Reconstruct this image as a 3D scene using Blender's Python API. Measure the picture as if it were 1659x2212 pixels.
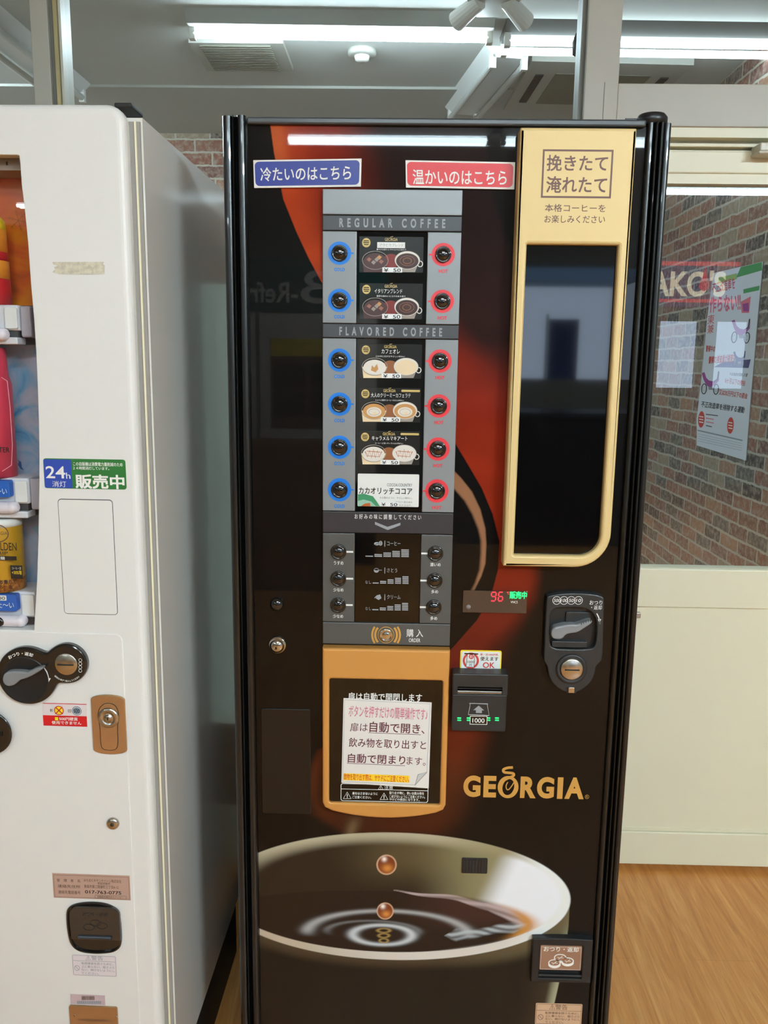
import bpy, bmesh, math, random
import numpy as np
from mathutils import Vector, Matrix
from mathutils.geometry import tessellate_polygon

for o in list(bpy.data.objects):
    bpy.data.objects.remove(o)
SC = bpy.context.scene
COL = SC.collection
random.seed(7)

# ------------------------------------------------------------ camera, world, exposure
IW, IH, FPX = 1659.0, 2212.0, 1775.0
CX, CY = IW / 2, IH / 2
CAM = Vector((0, 0, 1.46))
down = Vector((-128, -9794, -FPX)).normalized()
hz = (9794 * 0 + FPX * FPX - 128 * 36.5) / 9794.0
yc = Vector((36.5, hz, -FPX))
zc = -down
yc = (yc - zc * yc.dot(zc)).normalized()
xc = yc.cross(zc)
# rows: world axis expressed in camera coordinates
ROT = Matrix((xc, yc, zc))          # world vector = ROT @ camera vector
cam_d = bpy.data.cameras.new('camera')
cam_d.sensor_fit = 'VERTICAL'
cam_d.sensor_height = 24.0
cam_d.lens = FPX / IH * 24.0
cam_d.clip_start = 0.02
cam = bpy.data.objects.new('camera', cam_d)
COL.objects.link(cam)
cam.matrix_world = Matrix.Translation(CAM) @ ROT.to_4x4()
SC.camera = cam

SC.view_settings.view_transform = 'Standard'
SC.view_settings.look = 'None'
SC.view_settings.gamma = 1.0
SC.view_settings.use_curve_mapping = False
SC.view_settings.exposure = 0.77
SC.cycles.max_bounces = 10
SC.cycles.transparent_max_bounces = 16
SC.cycles.caustics_reflective = False
SC.cycles.caustics_refractive = False
SC.cycles.sample_clamp_indirect = 6.0

world = bpy.data.worlds.new('world')
SC.world = world
world.use_nodes = True
wn = world.node_tree
wn.nodes['Background'].inputs[0].default_value = (0.62, 0.78, 1.0, 1)
wn.nodes['Background'].inputs[1].default_value = 3.2
ROOM_L = 34.0         # radiance of the shop tubes behind the camera
NEAR_L = 46.0
BRIGHT_L = 390.0
PORCH_L = 50.0       # radiance of the tubes behind the glass

# ------------------------------------------------------------ small helpers
def lin(c):
    c = c / 255.0
    return c / 12.92 if c <= 0.04045 else ((c + 0.055) / 1.055) ** 2.4
def rgb(c):
    return (lin(c[0]), lin(c[1]), lin(c[2]), 1.0)
MATS = {}
def mat(name, c, rough=0.5, metal=0.0, emit=None, coat=0.0, spec=0.5, noise=0.0):
    if name in MATS:
        return MATS[name]
    m = bpy.data.materials.new(name)
    m.use_nodes = True
    nt = m.node_tree
    b = nt.nodes['Principled BSDF']
    b.inputs['Base Color'].default_value = rgb(c)
    b.inputs['Roughness'].default_value = rough
    b.inputs['Metallic'].default_value = metal
    b.inputs['Coat Weight'].default_value = coat
    b.inputs['Coat Roughness'].default_value = 0.03
    b.inputs['Specular IOR Level'].default_value = spec
    if emit:
        b.inputs['Emission Color'].default_value = rgb(c)
        b.inputs['Emission Strength'].default_value = emit
    if noise:
        tc = nt.nodes.new('ShaderNodeTexCoord')
        n = nt.nodes.new('ShaderNodeTexNoise')
        n.inputs['Scale'].default_value = 900
        n.inputs['Detail'].default_value = 2
        bp = nt.nodes.new('ShaderNodeBump')
        bp.inputs['Strength'].default_value = noise
        bp.inputs['Distance'].default_value = 0.0004
        nt.links.new(tc.outputs['Object'], n.inputs['Vector'])
        nt.links.new(n.outputs['Fac'], bp.inputs['Height'])
        nt.links.new(bp.outputs['Normal'], b.inputs['Normal'])
    MATS[name] = m
    return m

def glass_mat(name, tint=(1, 1, 1), f0=0.08, rough=0.0, haze=0.0):
    m = bpy.data.materials.new(name)
    m.use_nodes = True
    nt = m.node_tree
    nt.nodes.remove(nt.nodes['Principled BSDF'])
    out = nt.nodes['Material Output']
    tr = nt.nodes.new('ShaderNodeBsdfTransparent')
    tr.inputs[0].default_value = (*tint, 1)
    gl = nt.nodes.new('ShaderNodeBsdfGlossy')
    gl.inputs['Roughness'].default_value = rough
    geo = nt.nodes.new('ShaderNodeNewGeometry')
    dot = nt.nodes.new('ShaderNodeVectorMath'); dot.operation = 'DOT_PRODUCT'
    ab = nt.nodes.new('ShaderNodeMath'); ab.operation = 'ABSOLUTE'
    sub = nt.nodes.new('ShaderNodeMath'); sub.operation = 'SUBTRACT'; sub.inputs[0].default_value = 1
    pw = nt.nodes.new('ShaderNodeMath'); pw.operation = 'POWER'; pw.inputs[1].default_value = 5
    ma = nt.nodes.new('ShaderNodeMath'); ma.operation = 'MULTIPLY_ADD'
    ma.inputs[1].default_value = 1 - f0; ma.inputs[2].default_value = f0
    mx = nt.nodes.new('ShaderNodeMixShader')
    L = nt.links.new
    L(geo.outputs['Normal'], dot.inputs[0]); L(geo.outputs['Incoming'], dot.inputs[1])
    L(dot.outputs['Value'], ab.inputs[0]); L(ab.outputs[0], sub.inputs[1]); L(sub.outputs[0], pw.inputs[0])
    L(pw.outputs[0], ma.inputs[0]); L(ma.outputs[0], mx.inputs[0]); L(tr.outputs[0], mx.inputs[1]); L(gl.outputs[0], mx.inputs[2])
    L(mx.outputs[0], out.inputs['Surface'])
    MATS[name] = m
    return m

def link(o, parent=None):
    COL.objects.link(o)
    if parent:
        o.parent = parent
    return o
def tag(o, label=None, cat=None, group=None, kind=None):
    if label: o['label'] = label
    if cat: o['category'] = cat
    if group: o['group'] = group
    if kind: o['kind'] = kind
    return o
def thing(name, label, cat, loc, rz=0.0, group=None):
    o = bpy.data.objects.new(name, None)
    o.empty_display_size = 0.05
    o.location = loc
    o.rotation_euler = (0, 0, rz)
    link(o)
    return tag(o, label, cat, group)

def ray(px, py):
    return ROT @ Vector((px - CX, CY - py, -FPX))
def on_plane(px, py, p0, n):
    d = ray(px, py)
    t = (Vector(p0) - CAM).dot(n) / d.dot(n)
    return CAM + d * t
def on_z(px, py, z):
    return on_plane(px, py, (0, 0, z), Vector((0, 0, 1)))
def on_y(px, py, y):
    return on_plane(px, py, (0, y, 0), Vector((0, 1, 0)))
def on_x(px, py, x):
    return on_plane(px, py, (x, 0, 0), Vector((1, 0, 0)))

class Mapper:
    """the upright front plane of a thing: pixel of the photo -> local x, z"""
    def __init__(s, loc, rz):
        s.loc = Vector(loc); s.rz = rz
        s.u = Vector((math.cos(rz), math.sin(rz), 0))
        s.d = Vector((-math.sin(rz), math.cos(rz), 0))   # into the thing
    def m(s, px, py, off=0.0):
        p = on_plane(px, py, s.loc - s.d * off, s.d) - s.loc
        return (p.dot(s.u), p.z)
    def rect(s, x0, y0, x1, y1, off=0.0):
        xm, ym = (x0 + x1) / 2, (y0 + y1) / 2
        return (s.m(x0, ym, off)[0], s.m(xm, y1, off)[1], s.m(x1, ym, off)[0], s.m(xm, y0, off)[1])
    def scale(s, px, py, off=0.0):
        a = s.m(px, py, off); b = s.m(px + 1, py, off); c = s.m(px, py + 1, off)
        return (b[0] - a[0], a[1] - c[1])

def rr(x0, z0, x1, z1, r, n=5):
    """rounded rectangle, counter-clockwise; r may be a 4-tuple bl, br, tr, tl"""
    if not isinstance(r, tuple): r = (r,) * 4
    P = []
    for (cx, cz, a0, q) in ((x0, z0, 180, r[0]), (x1, z0, 270, r[1]), (x1, z1, 0, r[2]), (x0, z1, 90, r[3])):
        if q <= 1e-6:
            P.append((cx, cz)); continue
        ox = cx + q * (1 if cx == x0 else -1); oz = cz + q * (1 if cz == z0 else -1)
        for k in range(n + 1):
            a = math.radians(a0 + 90 * k / n)
            P.append((ox + q * math.cos(a), oz + q * math.sin(a)))
    return P
def ell(cx, cz, rx, rz=None, n=36, a0=0, a1=360):
    rz = rx if rz is None else rz
    full = abs(a1 - a0) >= 360
    return [(cx + rx * math.cos(math.radians(a0 + (a1 - a0) * k / (n if full else n - 1))),
             cz + rz * math.sin(math.radians(a0 + (a1 - a0) * k / (n if full else n - 1)))) for k in range(n)]
def area(P):
    return sum(P[i - 1][0] * P[i][1] - P[i][0] * P[i - 1][1] for i in range(len(P))) / 2
def ccw(P):
    return list(P) if area(P) > 0 else list(P)[::-1]
def inset(P, d):
    P = ccw(P); n = len(P); out = []
    for i in range(n):
        a, b, c = Vector(P[i - 1]), Vector(P[i]), Vector(P[(i + 1) % n])
        e1 = (b - a); e2 = (c - b)
        if e1.length < 1e-9: e1 = e2
        if e2.length < 1e-9: e2 = e1
        n1 = Vector((-e1.y, e1.x)).normalized(); n2 = Vector((-e2.y, e2.x)).normalized()
        m = (n1 + n2)
        m = m.normalized() if m.length > 1e-6 else n1
        k = max(0.35, m.dot(n1))
        q = b + m * (d / k)
        out.append((q.x, q.y))
    return out
def smooth(P, it=2, closed=True):
    for _ in range(it):
        Q = []; n = len(P)
        rng = range(n) if closed else range(n - 1)
        if not closed: Q.append(P[0])
        for i in rng:
            a, b = P[i], P[(i + 1) % n]
            Q.append((a[0] * .75 + b[0] * .25, a[1] * .75 + b[1] * .25))
            Q.append((a[0] * .25 + b[0] * .75, a[1] * .25 + b[1] * .75))
        if not closed: Q.append(P[-1])
        P = Q
    return P

class MB:
    """collects shapes and links them as ONE mesh object"""
    def __init__(s):
        s.v = []; s.f = []; s.mi = []; s.ms = []; s.sm = []
    def _m(s, m):
        if isinstance(m, str): m = MATS[m]
        if m not in s.ms: s.ms.append(m)
        return s.ms.index(m)
    def add(s, vs, fs, m, sm=False):
        k = len(s.v); i = s._m(m)
        s.v += [tuple(v) for v in vs]
        for f in fs:
            s.f.append(tuple(k + j for j in f)); s.mi.append(i); s.sm.append(sm)
    def slab(s, loops, yb, yf, m, b=0.0, back=False, seg=2, bh=None):
        """extrude outline (xz) from y=yb to y=yf (front, smaller y); b = rounded front edge"""
        L = [ccw(loops[0])] + [ccw(q) for q in loops[1:]]
        rings_last = []
        b0 = b
        for li, P in enumerate(L):
            n = len(P); sg = 1 if li == 0 else -1
            b = b0 if li == 0 or bh is None else bh
            rings = [(P, yb), (P, yf + b if b else yf)]
            if b:
                for q in range(1, seg + 1):
                    a = math.pi / 2 * q / seg
                    rings.append((inset(P, sg * b * (1 - math.cos(a))), yf + b - b * math.sin(a)))
            vs = [(x, y, z) for R, y in rings for (x, z) in R]
            fs = []
            for r in range(len(rings) - 1):
                for i in range(n):
                    j = (i + 1) % n
                    q = (r * n + i, r * n + j, (r + 1) * n + j, (r + 1) * n + i)
                    fs.append(q if li == 0 else q[::-1])
            s.add(vs, fs, m, False)
            rings_last.append(rings[-1][0])
        s.flat(rings_last, yf, m)
        if back:
            s.flat(L, yb, m, True)
    def flat(s, loops, y, m, flip=False):
        loops = [ccw(q) for q in loops]
        pts = [p for q in loops for p in q]
        if len(loops) == 1 and len(pts) == 4:
            tr = [(0, 1, 2, 3)]
        else:
            tr = tessellate_polygon([[Vector((p[0], p[1], 0)) for p in q] for q in loops])
        fs = []
        for t in tr:
            A = area([pts[i] for i in t])
            t = tuple(t) if A > 0 else tuple(t)[::-1]
            fs.append(t[::-1] if flip else t)
        s.add([(p[0], y, p[1]) for p in pts], fs, m)
    def box(s, x0, y0, z0, x1, y1, z1, m, b=0.0):
        if b:
            s.slab([rr(x0, z0, x1, z1, min(b, (x1 - x0) / 2.1, (z1 - z0) / 2.1), 2)], y1, y0, m, min(b, abs(y1 - y0) / 2), True)
            return
        v = [(x0, y0, z0), (x1, y0, z0), (x1, y1, z0), (x0, y1, z0), (x0, y0, z1), (x1, y0, z1), (x1, y1, z1), (x0, y1, z1)]
        s.add(v, [(0, 3, 2, 1), (4, 5, 6, 7), (0, 1, 5, 4), (1, 2, 6, 5), (2, 3, 7, 6), (3, 0, 4, 7)], m)
    def lathe_y(s, cx, cz, prof, m, n=32, sx=1.0, sm=True):
        """profile (radius, y) from back to front around the y direction"""
        vs = []; fs = []
        for r, y in prof:
            for k in range(n):
                a = 2 * math.pi * k / n
                vs.append((cx + r * sx * math.cos(a), y, cz + r * math.sin(a)))
        for i in range(len(prof) - 1):
            for k in range(n):
                j = (k + 1) % n
                fs.append((i * n + k, i * n + j, (i + 1) * n + j, (i + 1) * n + k))
        fs.append(tuple((len(prof) - 1) * n + k for k in range(n)))
        s.add(vs, fs, m, sm)
    def lathe_z(s, cx, cy, prof, m, n=28, sm=True):
        vs = []; fs = []
        for r, z in prof:
            for k in range(n):
                a = 2 * math.pi * k / n
                vs.append((cx + r * math.cos(a), cy + r * math.sin(a), z))
        for i in range(len(prof) - 1):
            for k in range(n):
                j = (k + 1) % n
                fs.append((i * n + k, i * n + j, (i + 1) * n + j, (i + 1) * n + k))
        fs.append(tuple((len(prof) - 1) * n + k for k in range(n)))
        fs.append(tuple(k for k in range(n))[::-1])
        s.add(vs, fs, m, sm)
    def tube(s, a, b, r, m, n=10, r2=None):
        a, b = Vector(a), Vector(b); d = (b - a).normalized()
        u = d.orthogonal().normalized(); w = d.cross(u)
        vs = []
        for p, q in ((a, r), (b, r if r2 is None else r2)):
            vs += [p + (u * math.cos(2 * math.pi * k / n) + w * math.sin(2 * math.pi * k / n)) * q for k in range(n)]
        fs = [(k, (k + 1) % n, n + (k + 1) % n, n + k) for k in range(n)] + [tuple(range(n))[::-1], tuple(range(n, 2 * n))]
        s.add(vs, fs, m, False)
    def extr_z(s, P, z0, z1, m):
        """outline in plan (x, y) extruded upwards"""
        P = ccw(P); n = len(P)
        vs = [(x, y, z0) for x, y in P] + [(x, y, z1) for x, y in P]
        fs = [(i, (i + 1) % n, n + (i + 1) % n, n + i) for i in range(n)]
        s.add(vs, fs, m)
        for z, fl in ((z0, True), (z1, False)):
            tr = tessellate_polygon([[Vector((p[0], p[1], 0)) for p in P]])
            f2 = []
            for t in tr:
                t = tuple(t) if area([P[i] for i in t]) > 0 else tuple(t)[::-1]
                f2.append(t[::-1] if fl else t)
            s.add([(x, y, z) for x, y in P], f2, m)
    def build(s, name, parent=None, label=None, loc=None, rz=None):
        me = bpy.data.meshes.new(name)
        me.from_pydata(s.v, [], s.f)
        for m in s.ms: me.materials.append(m)
        me.polygons.foreach_set('material_index', s.mi)
        me.polygons.foreach_set('use_smooth', s.sm)
        me.update()
        o = bpy.data.objects.new(name, me)
        link(o, parent)
        if loc is not None: o.location = loc
        if rz is not None: o.rotation_euler = (0, 0, rz)
        if label: o['label'] = label
        return o

_GL = {}
def glyphs(s, bold):
    """outlines of a line of lettering in a 1 x 1 box; bold repeats them slightly shifted"""
    k = (s, bold)
    if k in _GL: return _GL[k]
    c = bpy.data.curves.new('t', 'FONT'); c.body = s; c.resolution_u = 3
    full = bold
    if bold and s.isascii():
        c.offset = bold * .5; bold = 0; c.resolution_u = 6
    o = bpy.data.objects.new('t', c)
    m = bpy.data.meshes.new_from_object(o)
    V = [(v.co.x, v.co.y) for v in m.vertices]; F = [tuple(p.vertices) for p in m.polygons]
    bpy.data.objects.remove(o); bpy.data.curves.remove(c); bpy.data.meshes.remove(m)
    xs = [v[0] for v in V]; ys = [v[1] for v in V]
    e = bold * .55
    x0, x1, y0, y1 = min(xs) - e, max(xs) + e, min(ys) - e, max(ys) + e
    V = [((x - x0) / (x1 - x0), (y - y0) / (y1 - y0)) for x, y in V]
    if bold:
        w, h = bold * .55 / (x1 - x0), bold * .55 / (y1 - y0)
        n = len(V); V0, F0 = V, F; V = []; F = []
        for q, (dx, dy) in enumerate(((-w, -h), (w, -h), (w, h), (-w, h))):
            V += [(x + dx, y + dy, q * .00004) for x, y in V0]; F += [tuple(i + q * n for i in f) for f in F0]
    else:
        V = [(x, y, 0.0) for x, y in V]
    _GL[k] = (V, F)
    return _GL[k]

class Art(MB):
    """print, marks and lettering lying on a front plane, measured in pixels of the photo"""
    def __init__(s, M, off):
        super().__init__(); s.M = M; s.off = off; s.k = 0
    def y(s, lay=0):
        return -s.off - 0.00018 * (lay + 1)
    def P(s, pts): return [s.M.m(p[0], p[1], s.off) for p in pts]
    def poly(s, pts, m, lay=0): s.flat([s.P(pts)], s.y(lay), m)
    def rect(s, x0, y0, x1, y1, m, lay=0, r=0):
        a = s.M.rect(x0, y0, x1, y1, s.off); q = s.M.scale(x0, y0, s.off)[0]
        s.flat([rr(*a, r * q if r else 0, 4)], s.y(lay), m)
    def frame(s, x0, y0, x1, y1, w, m, lay=0, r=0):
        a = s.M.rect(x0, y0, x1, y1, s.off); q = s.M.scale(x0, y0, s.off)[0]
        o = rr(*a, max(r * q, 1e-4), 4)
        i = rr(a[0] + w * q, a[1] + w * q, a[2] - w * q, a[3] - w * q, max((r - w) * q, 5e-5), 4)
        s.flat([o, i], s.y(lay), m)
    def ell(s, cx, cy, rx, ry, m, lay=0, n=32):
        c = s.M.m(cx, cy, s.off); q = s.M.scale(cx, cy, s.off)
        s.flat([ell(c[0], c[1], rx * q[0], ry * q[1], n)], s.y(lay), m)
    def ring(s, cx, cy, rx, ry, w, m, lay=0, n=36):
        c = s.M.m(cx, cy, s.off); q = s.M.scale(cx, cy, s.off)
        s.flat([ell(c[0], c[1], rx * q[0], ry * q[1], n), ell(c[0], c[1], (rx - w) * q[0], (ry - w) * q[1], n)], s.y(lay), m)
    def line(s, pts, w, m, lay=0, closed=False):
        P = [Vector(p) for p in pts]; n = len(P)
        if closed: P = P + [P[0]]; n += 1
        L = []; R = []
        for i in range(n):
            d = (P[min(i + 1, n - 1)] - P[max(i - 1, 0)]).normalized()
            if closed and i in (0, n - 1): d = (P[1] - P[n - 2]).normalized()
            nn = Vector((-d.y, d.x)) * w / 2
            L.append(P[i] + nn); R.append(P[i] - nn)
        Q = s.P([tuple(p) for p in L] + [tuple(p) for p in R])
        fs = []
        for i in range(n - 1):
            f = (i, i + 1, n + i + 1, n + i)
            fs.append(f if area([Q[j] for j in f]) > 0 else f[::-1])
        s.add([(p[0], s.y(lay), p[1]) for p in Q], fs, m)
    def text(s, t, x0, y0, x1, y1, m, lay=1, bold=0.0, q=None, shear=0.0):
        V, F = glyphs(t, bold)
        if q is None:
            a = s.M.rect(x0, y0, x1, y1, s.off)
            pts = [(a[0] + (a[2] - a[0]) * (u + shear * v), a[1] + (a[3] - a[1]) * v) for u, v, w in V]
        else:                                  # q = tl, tr, br, bl in pixels
            pts = []
            for u, v, w in V:
                tx = q[0][0] * (1 - u) + q[1][0] * u, q[0][1] * (1 - u) + q[1][1] * u
                bx = q[3][0] * (1 - u) + q[2][0] * u, q[3][1] * (1 - u) + q[2][1] * u
                pts.append(s.M.m(tx[0] * v + bx[0] * (1 - v), tx[1] * v + bx[1] * (1 - v), s.off))
        s.add([(x, s.y(lay) - w[2], z) for (x, z), w in zip(pts, V)], F, m)
    def arc(s, t, cx, cy, r, h, a0, a1, m, lay=1, bold=0.0):
        """lettering bent round a centre; angles in degrees clockwise from 12 o'clock"""
        V, F = glyphs(t, bold)
        c = s.M.m(cx, cy, s.off); q = s.M.scale(cx, cy, s.off)
        inner = a1 < a0
        pts = []
        for u, v, w in V:
            a = math.radians(a0 + (a1 - a0) * u)
            rad = r + h * (v - .5) * (-1 if inner else 1)
            pts.append((c[0] + math.sin(a) * rad * q[0], c[1] + math.cos(a) * rad * q[1]))
        s.add([(x, s.y(lay) - w[2], z) for (x, z), w in zip(pts, V)], F, m)

# ------------------------------------------------------------ materials
mat('cream_metal', (206, 200, 184), .38, noise=.1)
mat('door_cream', (230, 224, 196), .42, noise=.15)
mat('frame_grey', (176, 170, 157), .4)
mat('gasket', (120, 118, 108), .5)
mat('brass_strip', (190, 176, 130), .3, .4)
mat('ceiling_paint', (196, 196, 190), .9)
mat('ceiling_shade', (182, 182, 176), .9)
mat('white_plastic', (232, 230, 224), .35)
mat('dull_plastic', (176, 174, 165), .6)
mat('vent_grey', (120, 118, 104), .7)
mat('fixture_white', (226, 228, 226), .4)
for _n, _e, _c in (('tube_room', ROOM_L, (226, 246, 255)), ('tube_near', NEAR_L, (226, 246, 255)), ('tube_fill', 230.0, (222, 244, 255)), ('tube_bright', BRIGHT_L, (220, 243, 255)), ('tube_porch', PORCH_L, (222, 244, 255)), ('tube_porch_far', PORCH_L * .2, (222, 244, 255))):
    mat(_n, _c, .4, emit=_e)
mat('tube_off', (205, 208, 204), .3)
mat('dark_rubber', (22, 22, 22), .6)
mat('shop_wall', (150, 148, 138), .8)
mat('shop_floor_trim', (70, 60, 50), .6)
glass_mat('pane_glass', (.90, .93, .92), .085)

def translucent_mat():
    m = bpy.data.materials.new('translucent_sheet'); m.use_nodes = True; nt = m.node_tree; N = nt.nodes.new; L = nt.links.new
    nt.nodes.remove(nt.nodes['Principled BSDF'])
    tc = N('ShaderNodeTexCoord'); w = N('ShaderNodeTexWave'); w.bands_direction = 'X'; w.inputs['Scale'].default_value = 9; L(tc.outputs['Object'], w.inputs['Vector'])
    r = N('ShaderNodeValToRGB'); r.color_ramp.elements[0].color = rgb((186, 200, 184)); r.color_ramp.elements[1].color = rgb((226, 238, 224)); L(w.outputs['Color'], r.inputs[0])
    a = N('ShaderNodeBsdfTranslucent'); b = N('ShaderNodeBsdfDiffuse'); x = N('ShaderNodeMixShader'); x.inputs[0].default_value = .35
    L(r.outputs[0], a.inputs[0]); L(r.outputs[0], b.inputs[0]); L(a.outputs[0], x.inputs[1]); L(b.outputs[0], x.inputs[2]); L(x.outputs[0], nt.nodes['Material Output'].inputs['Surface'])
    MATS['translucent_sheet'] = m
translucent_mat()
def brick_mat(name, axis, BW, BH):
    m = bpy.data.materials.new(name); m.use_nodes = True
    nt = m.node_tree; N = nt.nodes.new; L = nt.links.new
    b = nt.nodes['Principled BSDF']
    tc = N('ShaderNodeTexCoord'); sp = N('ShaderNodeSeparateXYZ'); L(tc.outputs['Object'], sp.inputs[0])
    nz = N('ShaderNodeTexNoise'); nz.inputs['Scale'].default_value = 9; nz.inputs['Detail'].default_value = 3
    L(tc.outputs['Object'], nz.inputs['Vector'])
    def M(op, a, b_=None, c=None):
        n = N('ShaderNodeMath'); n.operation = op
        for i, v in enumerate((a, b_, c)):
            if v is None: continue
            if isinstance(v, (int, float)): n.inputs[i].default_value = v
            else: L(v, n.inputs[i])
        return n.outputs[0]
    U = sp.outputs[axis]; Z = sp.outputs[2]
    wob = M('MULTIPLY', M('SUBTRACT', nz.outputs['Fac'], .5), .018)
    z = M('DIVIDE', M('ADD', Z, wob), BH)
    row = M('FLOOR', z); fz = M('SUBTRACT', z, row)
    par = M('MODULO', M('ABSOLUTE', row), 2.0)
    sh = N('ShaderNodeTexWhiteNoise'); sh.noise_dimensions = '1D'; L(row, sh.inputs['W'])
    u = M('ADD', M('ADD', M('DIVIDE', M('ADD', U, wob), BW), M('MULTIPLY', par, .5)), M('MULTIPLY', sh.outputs['Value'], .16))
    col = M('FLOOR', u); fu = M('SUBTRACT', u, col)
    dz = M('MULTIPLY', M('SUBTRACT', .5, M('ABSOLUTE', M('SUBTRACT', fz, .5))), BH)
    du = M('MULTIPLY', M('SUBTRACT', .5, M('ABSOLUTE', M('SUBTRACT', fu, .5))), BW)
    d = M('MINIMUM', dz, du)
    mr = N('ShaderNodeMapRange'); mr.interpolation_type = 'SMOOTHSTEP'
    mr.inputs['From Min'].default_value = .0035; mr.inputs['From Max'].default_value = .0075
    nj = N('ShaderNodeTexNoise'); nj.inputs['Scale'].default_value = 55; nj.inputs['Detail'].default_value = 3; L(tc.outputs['Object'], nj.inputs['Vector'])
    L(M('ADD', d, M('MULTIPLY', M('SUBTRACT', nj.outputs['Fac'], .5), .012)), mr.inputs['Value'])
    cv = N('ShaderNodeCombineXYZ'); L(col, cv.inputs[0]); L(row, cv.inputs[1])
    wn_ = N('ShaderNodeTexWhiteNoise'); wn_.noise_dimensions = '3D'; L(cv.outputs[0], wn_.inputs['Vector'])
    ra = N('ShaderNodeValToRGB'); ra.color_ramp.interpolation = 'CONSTANT'
    pal = [(0, (132, 84, 68)), (.16, (112, 74, 66)), (.3, (150, 108, 84)), (.42, (92, 84, 78)), (.54, (140, 94, 78)), (.66, (62, 56, 56)), (.76, (142, 126, 106)), (.88, (120, 82, 70))]
    el = ra.color_ramp.elements
    el[0].position = 0; el[0].color = rgb(pal[0][1]); el[1].position = pal[1][0]; el[1].color = rgb(pal[1][1])
    for p, c in pal[2:]:
        e = el.new(p); e.color = rgb(c)
    L(wn_.outputs['Value'], ra.inputs[0])
    n2 = N('ShaderNodeTexNoise'); n2.inputs['Scale'].default_value = 34; n2.inputs['Detail'].default_value = 6; n2.inputs['Roughness'].default_value = .7
    L(tc.outputs['Object'], n2.inputs['Vector'])
    mr2 = N('ShaderNodeMapRange'); mr2.inputs['From Min'].default_value = .44; mr2.inputs['From Max'].default_value = .66; L(n2.outputs['Fac'], mr2.inputs['Value'])
    m1 = N('ShaderNodeMix'); m1.data_type = 'RGBA'; L(M('MULTIPLY', mr2.outputs[0], .75), m1.inputs['Factor']); L(ra.outputs[0], m1.inputs['A']); m1.inputs['B'].default_value = rgb((170, 158, 144))
    m2 = N('ShaderNodeMix'); m2.data_type = 'RGBA'; L(mr.outputs[0], m2.inputs['Factor']); m2.inputs['A'].default_value = rgb((176, 168, 154)); L(m1.outputs['Result'], m2.inputs['B'])
    L(m2.outputs['Result'], b.inputs['Base Color']); b.inputs['Roughness'].default_value = .85
    bp = N('ShaderNodeBump'); bp.inputs['Strength'].default_value = .5; bp.inputs['Distance'].default_value = .006
    L(M('ADD', mr.outputs[0], M('MULTIPLY', n2.outputs['Fac'], .35)), bp.inputs['Height']); L(bp.outputs[0], b.inputs['Normal'])
    MATS[name] = m
brick_mat('brick_side', 1, .200, .0650)
brick_mat('brick_far', 0, .205, .0745)

def wood_mat():
    m = bpy.data.materials.new('wood_floor'); m.use_nodes = True
    nt = m.node_tree; N = nt.nodes.new; L = nt.links.new
    b = nt.nodes['Principled BSDF']
    tc = N('ShaderNodeTexCoord')
    mp = N('ShaderNodeMapping'); mp.inputs['Scale'].default_value = (13, 1.1, 1); mp.inputs['Rotation'].default_value = (0, 0, .03)
    L(tc.outputs['Object'], mp.inputs[0])
    n1 = N('ShaderNodeTexNoise'); n1.inputs['Scale'].default_value = 2.6; n1.inputs['Detail'].default_value = 8; n1.inputs['Roughness'].default_value = .62; n1.inputs['Distortion'].default_value = 1.1
    L(mp.outputs[0], n1.inputs['Vector'])
    mp2 = N('ShaderNodeMapping'); mp2.inputs['Scale'].default_value = (110, 5, 1); L(tc.outputs['Object'], mp2.inputs[0])
    n2 = N('ShaderNodeTexNoise'); n2.inputs['Scale'].default_value = 2; n2.inputs['Detail'].default_value = 4; L(mp2.outputs[0], n2.inputs['Vector'])
    ra = N('ShaderNodeValToRGB'); e = ra.color_ramp.elements
    e[0].position = .28; e[0].color = rgb((190, 122, 58)); e[1].position = .72; e[1].color = rgb((228, 170, 104))
    k = e.new(.5); k.color = rgb((212, 146, 78))
    L(n1.outputs['Fac'], ra.inputs[0])
    mx = N('ShaderNodeMix'); mx.data_type = 'RGBA'; mx.blend_type = 'MULTIPLY'; mx.inputs['Factor'].default_value = .35
    r2 = N('ShaderNodeValToRGB'); r2.color_ramp.elements[0].color = (.62, .52, .42, 1); r2.color_ramp.elements[0].position = .3; r2.color_ramp.elements[1].position = .6
    L(n2.outputs['Fac'], r2.inputs[0]); L(ra.outputs[0], mx.inputs['A']); L(r2.outputs[0], mx.inputs['B'])
    # plank joints, 15 cm boards
    br = N('ShaderNodeTexBrick'); br.inputs['Scale'].default_value = 1; br.inputs['Mortar Size'].default_value = .0008
    br.inputs['Brick Width'].default_value = .92; br.inputs['Row Height'].default_value = .152
    br.inputs['Color1'].default_value = (1, 1, 1, 1); br.inputs['Color2'].default_value = (.9, .86, .82, 1); br.inputs['Mortar'].default_value = (.55, .45, .35, 1)
    mp3 = N('ShaderNodeMapping'); mp3.inputs['Rotation'].default_value = (0, 0, math.pi / 2); L(tc.outputs['Object'], mp3.inputs[0]); L(mp3.outputs[0], br.inputs['Vector'])
    m2 = N('ShaderNodeMix'); m2.data_type = 'RGBA'; m2.blend_type = 'MULTIPLY'; m2.inputs['Factor'].default_value = .4
    L(mx.outputs['Result'], m2.inputs['A']); L(br.outputs['Color'], m2.inputs['B']); L(m2.outputs['Result'], b.inputs['Base Color'])
    b.inputs['Roughness'].default_value = .32
    MATS['wood_floor'] = m
wood_mat()

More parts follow.
